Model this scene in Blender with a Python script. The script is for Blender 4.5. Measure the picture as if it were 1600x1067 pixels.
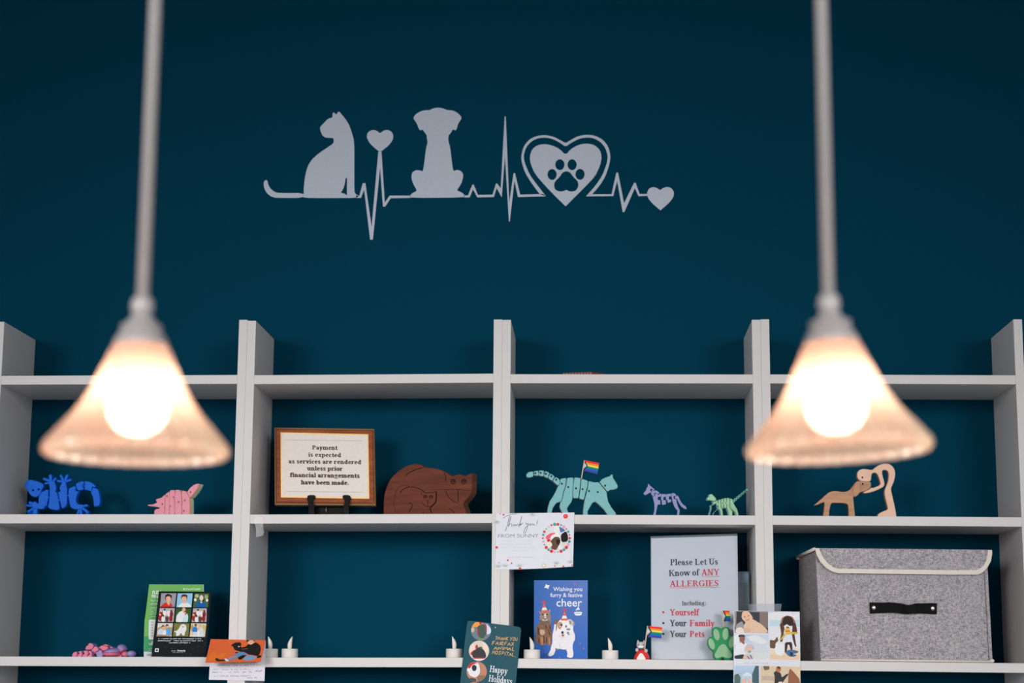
import bpy, bmesh, math, random
from mathutils import Vector, Matrix
from mathutils.geometry import tessellate_polygon

random.seed(7)
for _o in list(bpy.data.objects):
    bpy.data.objects.remove(_o)
scene = bpy.context.scene
COL = scene.collection
PI = math.pi

# ------------------------------------------------------------------ camera
ZS = 2.15                                  # height of the top shelf board above the floor
FPX = 2891.0                               # focal length in pixels of a 1600 wide frame
YAW, PITCH, ROLL = -0.04758, 0.17670, 0.00668
EYE = Vector((0.22483, -4.24136, ZS - 0.67974))
_f = Vector((math.sin(YAW)*math.cos(PITCH), math.cos(YAW)*math.cos(PITCH), math.sin(PITCH)))
_r = _f.cross(Vector((0, 0, 1))).normalized()
_u = _r.cross(_f)
CR = _r*math.cos(ROLL) + _u*math.sin(ROLL)
CU = -_r*math.sin(ROLL) + _u*math.cos(ROLL)
CF = _f
cam_data = bpy.data.cameras.new('camera')
cam_data.sensor_width = 36.0
cam_data.lens = FPX/1600*36.0
cam_data.clip_start = 0.05
cam_data.dof.use_dof = True
cam_data.dof.focus_distance = 4.27
cam_data.dof.aperture_fstop = 3.0
cam = bpy.data.objects.new('camera', cam_data)
COL.objects.link(cam)
m = Matrix.Identity(4)
for i in range(3):
    m[i][0], m[i][1], m[i][2], m[i][3] = CR[i], CU[i], -CF[i], EYE[i]
cam.matrix_world = m
scene.camera = cam

# ------------------------------------------------------------------ light
scene.view_settings.view_transform = 'Standard'
scene.view_settings.look = 'None'
scene.view_settings.gamma = 1.0
scene.view_settings.use_curve_mapping = False
scene.view_settings.exposure = -0.05

world = bpy.data.worlds.new('world')
scene.world = world
world.use_nodes = True
bg = world.node_tree.nodes['Background']
bg.inputs[0].default_value = (0.80, 0.90, 1.0, 1)
bg.inputs[1].default_value = 0.48

def area_light(name, loc, target, sx, sy, power, color):
    d = bpy.data.lights.new(name, 'AREA')
    d.shape = 'RECTANGLE'; d.size = sx; d.size_y = sy
    d.energy = power; d.color = color
    o = bpy.data.objects.new(name, d); COL.objects.link(o)
    o.location = loc
    o.rotation_euler = (Vector(target) - Vector(loc)).to_track_quat('-Z', 'Y').to_euler()
    return o
# shop front daylight behind the camera; right-hand light added to fill panel sides
for wx, wp in ((-3.0, 11.9), (3.0, 9.4)):
    win_fill = area_light('window_and_fill', (wx, -7.4, 2.6), (0.12*wx/3.0, 0.2, 1.25), 2.4, 1.8, wp, (1.0, 0.975, 0.955))
    win_fill.data.spread = math.radians(30)

# ------------------------------------------------------------------ pixel rays -> points in the room
def ray(px, py):
    return (CF + CR*((px-800.0)/FPX) + CU*((533.5-py)/FPX))
def at_y(px, py, Y):
    d = ray(px, py)
    return EYE + d*((Y-EYE.y)/d.y)
# the four units are not quite level: height error of their boards at the left and right end
SAG = [(-0.0015, 0.0003), (-0.0005, 0.0029), (0.0014, 0.0003), (0.0005, -0.0022)]
def shelf_z(n, x=None):
    z = ZS + (0.0, -0.32557, -0.65099)[n]
    if x is not None:
        i = max(0, min(3, int(math.floor(x/0.6+2)))); t = max(0.0, min(1.0, x/0.6+2-i))
        z += SAG[i][0]*(1-t)+SAG[i][1]*t
    return z

class Plane:
    """An upright or leaning sheet standing in the room: origin, right, up, normal (towards the room)."""
    def __init__(s, origin, yaw=0.0, lean=0.0):
        s.o = Vector(origin)
        s.r = Vector((math.cos(yaw), math.sin(yaw), 0))
        b = Vector((-math.sin(yaw), math.cos(yaw), 0))       # away from the room
        s.u = Vector((0, 0, 1))*math.cos(lean) + b*math.sin(lean)
        s.n = s.r.cross(s.u)
    def p3(s, px, py, off=0.0):
        d = ray(px, py)
        t = (s.o-EYE).dot(s.n)/d.dot(s.n)
        return EYE + d*t + s.n*off
    def loc(s, px, py):
        v = s.p3(px, py) - s.o
        return (v.dot(s.r), v.dot(s.u))
    def w(s, x, y, off=0.0):
        return s.o + s.r*x + s.u*y + s.n*off

def T(x0, y0, s, text):
    """'u,v u,v ...' measured in an enlarged view of the photo -> photo coordinates"""
    out = []
    for w in text.split():
        a, b = w.split(',')
        out.append((x0+float(a)/s, y0+float(b)/s))
    return out

def chaikin(pts, n=1, closed=True, q=0.22):
    for _ in range(n):
        out = []
        L = len(pts)
        rng = range(L) if closed else range(L-1)
        if not closed: out.append(pts[0])
        for i in rng:
            a, b = pts[i], pts[(i+1) % L]
            out.append((a[0]*(1-q)+b[0]*q, a[1]*(1-q)+b[1]*q))
            out.append((a[0]*q+b[0]*(1-q), a[1]*q+b[1]*(1-q)))
        if not closed: out.append(pts[-1])
        pts = out
    return pts

def ell(cx, cy, rx, ry, n=20, rot=0.0):
    c, s = math.cos(rot), math.sin(rot)
    o = []
    for i in range(n):
        a = 2*PI*i/n
        x, y = rx*math.cos(a), ry*math.sin(a)
        o.append((cx+x*c-y*s, cy+x*s+y*c))
    return o

# ------------------------------------------------------------------ materials
def lin(c):
    return tuple((v/255/12.92) if v <= 10.3 else ((v/255+0.055)/1.055)**2.4 for v in c)
MATS = {}
def mat(name, rgb, rough=0.5, spec=0.3, metal=0.0, var=0.06, scale=60.0, stretch=(1, 1, 1), bump=0.0, gain=1.0, coat=0.0):
    if name in MATS: return MATS[name]
    mt = bpy.data.materials.new(name); mt.use_nodes = True
    nt = mt.node_tree; b = nt.nodes['Principled BSDF']
    c = [min(0.92, v*gain) for v in lin(rgb)]
    b.inputs['Roughness'].default_value = rough
    b.inputs['Specular IOR Level'].default_value = spec
    b.inputs['Metallic'].default_value = metal
    if coat: b.inputs['Coat Weight'].default_value = coat
    tc = nt.nodes.new('ShaderNodeTexCoord'); mp = nt.nodes.new('ShaderNodeMapping')
    mp.inputs['Scale'].default_value = stretch
    ns = nt.nodes.new('ShaderNodeTexNoise'); ns.inputs['Scale'].default_value = scale; ns.inputs['Detail'].default_value = 3
    rp = nt.nodes.new('ShaderNodeValToRGB')
    rp.color_ramp.elements[0].position = 0.3; rp.color_ramp.elements[1].position = 0.7
    rp.color_ramp.elements[0].color = [v*(1-var) for v in c]+[1]
    rp.color_ramp.elements[1].color = [min(0.95, v*(1+var)) for v in c]+[1]
    nt.links.new(tc.outputs['Object'], mp.inputs['Vector']); nt.links.new(mp.outputs[0], ns.inputs['Vector'])
    nt.links.new(ns.outputs[0], rp.inputs[0]); nt.links.new(rp.outputs[0], b.inputs['Base Color'])
    if bump:
        bp = nt.nodes.new('ShaderNodeBump'); bp.inputs['Strength'].default_value = bump; bp.inputs['Distance'].default_value = 0.002
        nt.links.new(ns.outputs[0], bp.inputs['Height']); nt.links.new(bp.outputs[0], b.inputs['Normal'])
    MATS[name] = mt
    return mt

def wood(name, c1, c2, rough=0.5, scale=30.0, stretch=(1, 1, 12), gain=1.0, spec=0.3):
    mt = mat(name, c1, rough, spec, var=0.0, scale=scale, stretch=stretch, gain=gain)
    rp = [n for n in mt.node_tree.nodes if n.type == 'VALTORGB'][0]
    rp.color_ramp.elements[0].color = [min(.9, v*gain) for v in lin(c2)]+[1]
    rp.color_ramp.elements[1].color = [min(.9, v*gain) for v in lin(c1)]+[1]
    return mt

def print_mat(mottle=0.0):
    key = 'print%g' % mottle
    if key in MATS: return MATS[key]
    mt = bpy.data.materials.new('printed_ink'); mt.use_nodes = True
    nt = mt.node_tree; b = nt.nodes['Principled BSDF']; N = nt.nodes.new; L = nt.links.new
    at = N('ShaderNodeAttribute'); at.attribute_name = 'ink'
    if mottle:                                          # tonal grain of a printed photograph
        tc = N('ShaderNodeTexCoord'); ns = N('ShaderNodeTexNoise'); ns.inputs['Scale'].default_value = 420; ns.inputs['Detail'].default_value = 1
        mr = N('ShaderNodeMapRange'); mr.inputs[1].default_value = .3; mr.inputs[2].default_value = .7
        mr.inputs[3].default_value = 1-mottle; mr.inputs[4].default_value = 1+mottle*.6
        vm = N('ShaderNodeVectorMath'); vm.operation = 'SCALE'
        L(tc.outputs['Object'], ns.inputs['Vector']); L(ns.outputs[0], mr.inputs[0]); L(at.outputs['Color'], vm.inputs[0]); L(mr.outputs[0], vm.inputs['Scale']); L(vm.outputs[0], b.inputs['Base Color'])
    else:
        L(at.outputs['Color'], b.inputs['Base Color'])
    b.inputs['Roughness'].default_value = 0.55; b.inputs['Specular IOR Level'].default_value = 0.08
    MATS[key] = mt
    return mt

def clear_mat(name, tint=(1, 1, 1), gloss=0.06, body=0.0, body_col=(0.8, 0.8, 0.8)):
    if name in MATS: return MATS[name]
    mt = bpy.data.materials.new(name); mt.use_nodes = True
    nt = mt.node_tree; nt.nodes.clear()
    out = nt.nodes.new('ShaderNodeOutputMaterial')
    tr = nt.nodes.new('ShaderNodeBsdfTransparent'); tr.inputs[0].default_value = (*tint, 1)
    gl = nt.nodes.new('ShaderNodeBsdfGlossy'); gl.inputs['Roughness'].default_value = 0.12
    lw = nt.nodes.new('ShaderNodeLayerWeight'); lw.inputs[0].default_value = 0.35
    mu = nt.nodes.new('ShaderNodeMath'); mu.operation = 'MULTIPLY_ADD'
    mu.inputs[1].default_value = 0.35; mu.inputs[2].default_value = gloss
    mx = nt.nodes.new('ShaderNodeMixShader')
    nt.links.new(lw.outputs['Fresnel'], mu.inputs[0]); nt.links.new(mu.outputs[0], mx.inputs[0])
    nt.links.new(tr.outputs[0], mx.inputs[1]); nt.links.new(gl.outputs[0], mx.inputs[2])
    last = mx
    if body:
        df = nt.nodes.new('ShaderNodeBsdfDiffuse'); df.inputs[0].default_value = (*body_col, 1)
        m2 = nt.nodes.new('ShaderNodeMixShader'); m2.inputs[0].default_value = body
        nt.links.new(mx.outputs[0], m2.inputs[1]); nt.links.new(df.outputs[0], m2.inputs[2]); last = m2
    nt.links.new(last.outputs[0], out.inputs[0])
    MATS[name] = mt
    return mt

# ------------------------------------------------------------------ objects
def tag(o, label, cat, group=None, kind=None):
    if label: o['label'] = label
    if cat: o['category'] = cat
    if group: o['group'] = group
    if kind: o['kind'] = kind
    return o
def empty(name, loc, label, cat, group=None):
    o = bpy.data.objects.new(name, None); COL.objects.link(o)
    o.empty_display_size = 0.02
    o.location = loc
    return tag(o, label, cat, group)
def wloc(o):
    v = Vector((0, 0, 0))
    while o is not None:
        v = v + o.location; o = o.parent
    return v

class MB:
    """collects geometry in room coordinates and links it as one mesh object"""
    def __init__(s): s.v = []; s.f = []; s.mi = []; s.sm = []
    def add(s, verts, faces, mi=0, smooth=False):
        b = len(s.v)
        s.v += [Vector(q) for q in verts]
        for f in faces:
            s.f.append([b+i for i in f]); s.mi.append(mi); s.sm.append(smooth)
        return s
    def box(s, x0, x1, y0, y1, z0, z1, bev=0.0, mi=0):
        bm = bmesh.new()
        bmesh.ops.create_cube(bm, size=1.0)
        for v in bm.verts:
            v.co = Vector(((x0+x1)/2+v.co.x*(x1-x0), (y0+y1)/2+v.co.y*(y1-y0), (z0+z1)/2+v.co.z*(z1-z0)))
        if bev:
            bmesh.ops.bevel(bm, geom=bm.edges[:], offset=bev, segments=2, affect='EDGES', profile=0.5)
        s.from_bm(bm, mi); return s
    def from_bm(s, bm, mi=0, smooth=False, mtx=None):
        bm.verts.index_update()
        s.add([(mtx @ v.co if mtx else v.co.copy()) for v in bm.verts], [[v.index for v in f.verts] for f in bm.faces], mi, smooth)
        bm.free(); return s
    def hexa(s, c, mi=0):
        """8 corners: front bl br tr tl, back bl br tr tl"""
        s.add(c, [(0, 1, 2, 3), (5, 4, 7, 6), (4, 0, 3, 7), (1, 5, 6, 2), (3, 2, 6, 7), (4, 5, 1, 0)], mi); return s
    def lathe(s, prof, o=(0, 0, 0), n=32, mi=0, smooth=True, closed=False, rib=None, axis=None):
        o = Vector(o); vs = []; fs = []
        for k, (r, z) in enumerate(prof):
            for i in range(n):
                a = 2*PI*i/n
                rr = r*(rib(a, k/(len(prof)-1)) if rib else 1.0)
                v = Vector((rr*math.cos(a), rr*math.sin(a), z))
                if axis: v = axis @ v
                vs.append(o+v)
        for k in range(len(prof)-1):
            for i in range(n):
                j = (i+1) % n
                fs.append((k*n+i, k*n+j, (k+1)*n+j, (k+1)*n+i))
        if closed:
            fs.append(tuple(reversed(range(n)))); fs.append(tuple((len(prof)-1)*n+i for i in range(n)))
        s.add(vs, fs, mi, smooth); return s
    def tube(s, pts, r, n=8, mi=0, caps=True, flat=1.0):
        P = [Vector(p) for p in pts]; vs = []; fs = []
        prev = None
        for i, p in enumerate(P):
            t = (P[min(i+1, len(P)-1)]-P[max(i-1, 0)]).normalized()
            a = prev if prev else (Vector((0, 1, 0)) if abs(t.y) < 0.9 else Vector((1, 0, 0)))
            x = (a - t*a.dot(t)).normalized(); y = t.cross(x); prev = x
            rr = r[i] if isinstance(r, (list, tuple)) else r
            for k in range(n):
                q = 2*PI*k/n
                vs.append(p + x*(rr*flat*math.cos(q)) + y*(rr*math.sin(q)))
        for i in range(len(P)-1):
            for k in range(n):
                j = (k+1) % n
                fs.append((i*n+k, i*n+j, (i+1)*n+j, (i+1)*n+k))
        if caps:
            fs.append(tuple(reversed(range(n)))); fs.append(tuple((len(P)-1)*n+k for k in range(n)))
        s.add(vs, fs, mi, True); return s
    def ball(s, c, rx, ry, rz, mi=0, rot=None, u=20, v=12):
        bm = bmesh.new(); bmesh.ops.create_uvsphere(bm, u_segments=u, v_segments=v, radius=1.0)
        M = Matrix.Translation(c) @ (rot.to_4x4() if rot else Matrix.Identity(4)) @ Matrix.Diagonal((rx, ry, rz, 1))
        return s.from_bm(bm, mi, True, M)
    def slab(s, pl, loops, thick, off=0.0, bev=0.0008, mi=0, side_mi=None):
        """sheet cut to the outline loops[0] with holes loops[1:], front face on the plane (+off), thick going back"""
        if side_mi is None: side_mi = mi
        L2 = []
        for lp in loops:
            q = [pl.loc(*p) for p in lp]
            out = []
            for p in q:
                if not out or (abs(p[0]-out[-1][0])+abs(p[1]-out[-1][1])) > 1e-5: out.append(p)
            area = sum(out[i][0]*out[(i+1) % len(out)][1]-out[(i+1) % len(out)][0]*out[i][1] for i in range(len(out)))
            if (area < 0) == (len(L2) == 0): out.reverse()       # outline ccw, holes cw
            L2.append(out)
        flat = [p for lp in L2 for p in lp]
        ins = []
        for lp in L2:
            n = len(lp)
            for i in range(n):
                a = Vector(lp[i-1]); b = Vector(lp[i]); c = Vector(lp[(i+1) % n])
                e1 = (b-a).normalized(); e2 = (c-b).normalized()
                n1 = Vector((-e1.y, e1.x)); n2 = Vector((-e2.y, e2.x))
                k = n1+n2
                k = k/max(0.35, (1+n1.dot(n2))) if k.length > 1e-6 else n1
                if k.length > 1.3: k = k*(1.3/k.length)
                ins.append((b.x+k.x*bev, b.y+k.y*bev))
        N = len(flat); tl = []; st = 0
        for lp in L2:
            tl.append([Vector((ins[st+i][0], ins[st+i][1], 0)) for i in range(len(lp))]); st += len(lp)
        tri = tessellate_polygon(tl)
        vs = [pl.w(x, y, off) for x, y in ins] + [pl.w(x, y, off-bev) for x, y in flat] + [pl.w(x, y, off-thick) for x, y in flat]
        caps = []; back = []
        for t in tri:
            a, b, c = t
            ar = (ins[b][0]-ins[a][0])*(ins[c][1]-ins[a][1])-(ins[c][0]-ins[a][0])*(ins[b][1]-ins[a][1])
            if abs(ar) < 1e-11: continue
            if ar < 0: a, c = c, a
            caps.append((a, b, c)); back.append((2*N+c, 2*N+b, 2*N+a))
        rim = []; side = []; st = 0
        for lp in L2:
            n = len(lp)
            for i in range(n):
                j = (i+1) % n; a = st+i; b = st+j
                rim.append((N+a, N+b, b, a)); side.append((2*N+a, 2*N+b, N+b, N+a))
            st += n
        b0 = len(s.v)
        s.add(vs, caps+rim, mi)
        for f in side+back:
            s.f.append([b0+i for i in f]); s.mi.append(side_mi); s.sm.append(False)
        return s
    def build(s, name, mats, parent=None, loc=None, inks=None):
        if not isinstance(mats, (list, tuple)): mats = [mats]
        o_ = wloc(parent) if parent else Vector((0, 0, 0))
        if loc is None:
            if parent:
                loc = Vector((0, 0, 0))
            else:
                xs = [v.x for v in s.v]; ys = [v.y for v in s.v]; zs = [v.z for v in s.v]
                loc = Vector(((min(xs)+max(xs))/2, (min(ys)+max(ys))/2, min(zs)))
        org = o_+Vector(loc)
        me = bpy.data.meshes.new(name)
        me.from_pydata([v-org for v in s.v], [], s.f)
        for m_ in mats: me.materials.append(m_)
        me.polygons.foreach_set('material_index', s.mi)
        me.polygons.foreach_set('use_smooth', s.sm)
        if inks:
            at = me.attributes.new('ink', 'FLOAT_COLOR', 'CORNER')
            data = []
            for p, c in zip(me.polygons, inks):
                if isinstance(c[0], (tuple, list)):
                    for k in range(p.loop_total): data += list(c[k % len(c)])+[1.0]
                else:
                    data += (list(c)+[1.0])*p.loop_total
            at.data.foreach_set('color', data)
        me.update()
        o = bpy.data.objects.new(name, me); COL.objects.link(o)
        o.location = loc
        if parent: o.parent = parent
        return o

class Print:
    """ink on a sheet: flat patches laid just proud of a plane, one mesh"""
    STEP = 1.2e-5
    def __init__(s, pl, gain=1.3, base=1.5e-4): s.pl = pl; s.mb = MB(); s.ink = []; s.k = 0; s.gain = gain; s.base = base
    def c(s, rgb): return tuple(min(0.9, v*s.gain) for v in lin(rgb))
    def poly(s, pts, rgb, step=True):
        if step: s.k += 1
        off = s.base + s.k*s.STEP
        q = [s.pl.p3(x, y, off) for x, y in pts]
        p2 = [s.pl.loc(x, y) for x, y in pts]
        area = sum(p2[i][0]*p2[(i+1) % len(p2)][1]-p2[(i+1) % len(p2)][0]*p2[i][1] for i in range(len(p2)))
        grad = isinstance(rgb[0], (tuple, list))
        col = [s.c(x) for x in rgb] if grad else s.c(rgb)
        if area < 0:
            q.reverse()
            if grad: col = list(reversed(col))
        if len(q) <= 4:
            s.mb.add(q, [tuple(range(len(q)))]); s.ink.append(col)
        else:
            tri = tessellate_polygon([[Vector((p[0], p[1], 0)) for p in (p2 if area >= 0 else list(reversed(p2)))]])
            fs = []
            for a, b, c_ in tri:
                n = (q[b]-q[a]).cross(q[c_]-q[a])
                if n.length < 1e-13: continue
                fs.append((a, b, c_) if n.dot(s.pl.n) > 0 else (c_, b, a))
            s.mb.add(q, fs); s.ink += [col]*len(fs)
        return s
    def rect(s, x0, y0, x1, y1, rgb): return s.poly([(x0, y0), (x1, y0), (x1, y1), (x0, y1)], rgb)
    def oval(s, cx, cy, rx, ry, rgb, rot=0.0, n=18): return s.poly(ell(cx, cy, rx, ry, n, rot), rgb)
    def strip(s, pts, w, rgb, step=True):
        n = len(pts); L = []; R = []
        for i, p in enumerate(pts):
            a = pts[max(0, i-1)]; b = pts[min(n-1, i+1)]
            dx, dy = b[0]-a[0], b[1]-a[1]; l = math.hypot(dx, dy) or 1
            ww = (w[i] if isinstance(w, (list, tuple)) else w)/2
            L.append((p[0]-dy/l*ww, p[1]+dx/l*ww)); R.append((p[0]+dy/l*ww, p[1]-dx/l*ww))
        for i in range(n-1):
            s.poly([L[i], L[i+1], R[i+1], R[i]], rgb, step and i == 0)
        return s
    def build(s, name, parent, mottle=0.0): return s.mb.build(name, print_mat(mottle), parent, inks=s.ink)

# ------------------------------------------------------------------ lettering
def _rect(x0, y0, x1, y1): return [(x0, y0), (x1, y0), (x1, y1), (x0, y1)]
def _ring(cx, cy, rx, ry, s, t, a0=0, a1=360, n=16):
    out = []; st = max(4, int(n*abs(a1-a0)/360.0)+2)
    for i in range(st):
        q = []
        for k in (i, i+1):
            a = math.radians(a0+(a1-a0)*k/st)
            q.append(((cx+rx*math.cos(a), cy+ry*math.sin(a)), (cx+(rx-s)*math.cos(a), cy+(ry-t)*math.sin(a))))
        out.append([q[0][0], q[1][0], q[1][1], q[0][1]])
    return out
def _pen(pts, ws):
    out = []; n = len(pts); L = []; R = []
    for i, p in enumerate(pts):
        a = pts[max(0, i-1)]; b = pts[min(n-1, i+1)]
        dx, dy = b[0]-a[0], b[1]-a[1]; l = math.hypot(dx, dy) or 1
        w = ws[i]/2 if isinstance(ws, (list, tuple)) else ws/2
        L.append((p[0]-dy/l*w, p[1]+dx/l*w)); R.append((p[0]+dy/l*w, p[1]-dx/l*w))
    for i in range(n-1): out.append([L[i], L[i+1], R[i+1], R[i]])
    return out
def serif_glyph(ch, S=0.14, t=0.045, X=0.46):
    """bold roman letter drawn from stems, bowls and serifs; returns (polygons, advance)"""
    C = 0.67; A = 0.69; P = []
    def V(x, y0, y1, w=S): P.append(_rect(x-w/2, y0, x+w/2, y1))
    def B(x, y=0.0, w=0.28): P.append(_rect(x-w/2, y, x+w/2, y+t))              # serif sitting on y
    def H(x0, x1, y, h=t): P.append(_rect(x0, y, x1, y+h))
    def D(x0, y0, x1, y1, w): P.append([(x0-w/2, y0), (x0+w/2, y0), (x1+w/2, y1), (x1-w/2, y1)])
    def R(*a): P.extend(_ring(*a))
    def dot(x, y, r=0.075): P.append(ell(x, y, r, r, 10))
    def tl(x, y): P.append(_rect(x-S/2-0.08, y-t, x, y))                       # top-left flag
    if ch == ' ': return [], 0.25
    if ch == '.': dot(.12, .07, .08); return P, .25
    if ch == ':': dot(.14, .07, .07); dot(.14, X-.07, .07); return P, .3
    if ch == 'a':
        V(.33, .04, X-.13); R(.2, X-.17, .2, .17, S, t, 0, 165, 14); dot(.09, X-.14, .06)
        R(.2, .14, .18, .15, S*.9, t, 20, 340, 16); H(.33, .47, 0, t*1.3); return P, .48
    if ch in 'bp':
        if ch == 'b': V(.13, 0, A); tl(.13, A)
        else: V(.13, -.2, X); tl(.13, X); B(.13, -.2)
        R(.28, X/2, .21, X/2+.005, S, t, -160, 160, 16); return P, .53
    if ch == 'c': R(.24, X/2, .21, X/2+.01, S, t, 40, 318, 16); dot(.35, X-.13, .06); return P, .45
    if ch in 'dq':
        V(.37, 0, A); tl(.37, A); H(.37, .52, 0); R(.24, X/2, .21, X/2+.005, S, t, 20, 340, 16); return P, .54
    if ch == 'e': R(.24, X/2, .21, X/2+.01, S, t, 0, 318, 16); H(.1, .44, X/2-.01, t); return P, .47
    if ch == 'f': V(.16, 0, A-.14); R(.27, A-.15, .18, .16, S*.9, t, 40, 180, 12); dot(.37, A-.1, .055); H(.03, .32, X-t); B(.16); return P, .36
    if ch == 'g':
        R(.22, X-.15, .18, .16, S*.9, t); R(.24, -.08, .22, .125, .06, .05); H(.1, .4, .02, .07); H(.34, .47, X-.05, .05); return P, .5
    if ch in 'hnmu':
        if ch == 'u':
            V(.13, .12, X); V(.4, 0, X); tl(.13, X); tl(.4, X); R(.27, .16, .21, .17, S, t, 180, 350, 12); H(.4, .54, 0); return P, .56
        V(.13, 0, A if ch == 'h' else X); tl(.13, A if ch == 'h' else X); B(.13)
        R(.3, X-.18, .17, .19, S, t*1.3, 0, 150, 12); V(.4, 0, X-.17); B(.4)
        if ch == 'm': R(.57, X-.18, .17, .19, S, t*1.3, 0, 150, 12); V(.67, 0, X-.17); B(.67); return P, .83
        return P, .56
    if ch in 'il':
        V(.14, 0, X if ch == 'i' else A); tl(.14, X if ch == 'i' else A); B(.14)
        if ch == 'i': dot(.14, A-.06, .08)
        return P, .28
    if ch == 'o': R(.25, X/2, .23, X/2+.01, S, t); return P, .5
    if ch == 'r': V(.13, 0, X); tl(.13, X); B(.13); R(.29, X-.15, .16, .16, .07, t*1.3, 70, 170, 10); dot(.34, X-.07, .07); return P, .43
    if ch in 'sS':
        h = X if ch == 's' else C; w = .36 if ch == 's' else .5
        c = [(.86, .78), (.66, .96), (.38, .95), (.16, .76), (.3, .58), (.65, .44), (.85, .26), (.66, .06), (.36, .04), (.12, .2)]
        ws = [t*.8, t, t*1.3, S*.75, S*.9, S*.95, S*.75, t*1.3, t, t*.8]
        pts = chaikin([(a*w+.03, b*h) for a, b in c], 1, False)
        n = len(pts); w2 = [ws[min(9, int(i/(n-1)*9+.5))] for i in range(n)]
        P.extend(_pen(pts, w2)); V(.86*w+.03, h*.7, h, .03); V(.12*w+.03, 0, h*.3, .03); return P, w+.06
    if ch == 't': V(.16, .06, X+.12); H(.03, .31, X-t); R(.25, .1, .16, .11, S*.8, t, 190, 330, 8); return P, .34
    if ch in 'vyw':
        D(.26, 0, .1, X, S); D(.26, 0, .4, X, t*1.4); H(0, .24, X-t); H(.3, .5, X-t)
        if ch == 'y': D(.18, -.17, .26, 0.02, t*1.5); dot(.13, -.15, .06)
        if ch == 'w': D(.56, 0, .4, X, S); D(.56, 0, .7, X, t*1.4); H(.6, .8, X-t); return P, .78
        return P, .5
    if ch == 'x': D(.37, 0, .13, X, S); D(.1, 0, .4, X, t*1.4); B(.1, 0, .2); B(.38, 0, .24); B(.12, X-t, .24); B(.4, X-t, .2); return P, .5
    if ch == 'P' or ch == 'R':
        V(.16, 0, C); B(.16); B(.12, C-t, .2); R(.3, C-.18, .24, .18, S, t, -90, 90, 14); H(.16, .3, C-t); H(.16, .3, C-.36)
        if ch == 'R': D(.58, 0, .34, .34, S); H(.52, .72, 0); return P, .7
        return P, .6
    if ch in 'LEF':
        V(.16, 0, C); B(.13, C-t, .26)
        if ch == 'L': H(.02, .56, 0); P.append([(.57, 0), (.6, .2), (.565, .2), (.47, 0)]); return P, .62
        H(.1, .54, C-t); H(.2, .42, .33); P.append([(.56, C), (.57, C-.16), (.54, C-.16), (.46, C)]); V(.42, .25, .44, .03)
        if ch == 'E': H(.02, .58, 0); P.append([(.59, 0), (.62, .18), (.585, .18), (.49, 0)]); return P, .64
        B(.16); return P, .6
    if ch == 'U': V(.16, .2, C); B(.16, C-t, .3); V(.55, .2, C, t*1.2); B(.55, C-t, .22); R(.355, .22, .265, .235, S, t*1.3, 180, 360, 14); return P, .7
    if ch == 'H': V(.16, 0, C); V(.58, 0, C); B(.16); B(.58); B(.16, C-t); B(.58, C-t); H(.16, .58, C/2); return P, .74
    if ch == 'K': V(.16, 0, C); B(.16); B(.16, C-t); D(.24, .28, .56, C, t*1.4); D(.6, 0, .34, .38, S); B(.56, C-t, .24); B(.6, 0, .28); return P, .74
    if ch == 'A': D(.55, 0, .33, C, S*1.05); D(.1, 0, .33, C, t*1.4); H(.18, .48, .2); B(.1, 0, .22); B(.57, 0, .28); return P, .7
    if ch == 'N': V(.14, 0, C, t*1.4); V(.58, 0, C, t*1.4); D(.54, 0, .16, C, S); B(.14, 0, .24); B(.12, C-t, .2); B(.58, C-t, .24); return P, .72
    if ch == 'Y': V(.36, 0, .3); B(.36); D(.36, .28, .14, C, S); D(.38, .28, .58, C, t*1.4); B(.14, C-t, .28); B(.58, C-t, .22); return P, .7
    if ch == 'G': R(.36, C/2, .33, C/2+.01, S, t, 40, 325, 18); V(.57, .03, .28, S*.9); B(.57, .26, .26); V(.59, C-.2, C, .03); return P, .74
    if ch == 'I': V(.18, 0, C); B(.18); B(.18, C-t); return P, .36
    return [], .3
PENS = {  # simple single-stroke capitals for handwriting, unit square, y up
 'A': ['0,0 .45,1 .9,0', '.2,.4 .75,.4'], 'F': ['0,0 .1,1 .8,1', '.05,.5 .6,.55'], 'H': ['0,0 .05,1', '.75,0 .7,1', '0,.5 .75,.5'],
 'I': ['.2,0 .25,1'], 'K': ['.05,0 .1,1', '.75,1 .1,.45 .8,0'], 'L': ['.1,1 0,0 .7,.05'], 'M': ['0,0 .15,1 .45,.3 .8,1 .95,0'],
 'N': ['0,0 .1,1 .7,0 .8,1'], 'O': ['.4,1 .05,.7 .1,.15 .45,0 .8,.3 .75,.8 .4,1'], 'P': ['.05,0 .1,1 .7,.9 .7,.6 .08,.5'],
 'R': ['.05,0 .1,1 .7,.9 .65,.6 .08,.5 .75,0'], 'S': ['.7,.9 .3,1 .1,.75 .6,.4 .5,.05 0,.1'], 'T': ['.4,0 .45,1', '0,1 .9,.95'],
 'U': ['.05,1 .05,.25 .35,0 .7,.2 .75,1'], 'X': ['0,0 .8,1', '.1,1 .75,0'], 'Y': ['.0,1 .4,.5', '.85,1 .2,-.1'], ',': ['.2,.1 .05,-.2'],
 'E': ['.7,1 .05,.95 .05,0 .75,.05', '.05,.5 .55,.5'], 'W': ['0,1 .25,0 .5,.7 .7,0 .95,1'], 'D': ['.05,0 .1,1 .7,.7 .65,.2 .05,0'],
 'B': ['.05,0 .1,1 .6,.85 .1,.55 .7,.3 .05,0'], 'G': ['.75,.85 .3,1 .05,.5 .3,0 .75,.2 .7,.5 .4,.5'], 'C': ['.75,.85 .3,1 .05,.5 .3,0 .75,.15'], 'V': ['0,1 .4,0 .8,1']}

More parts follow.
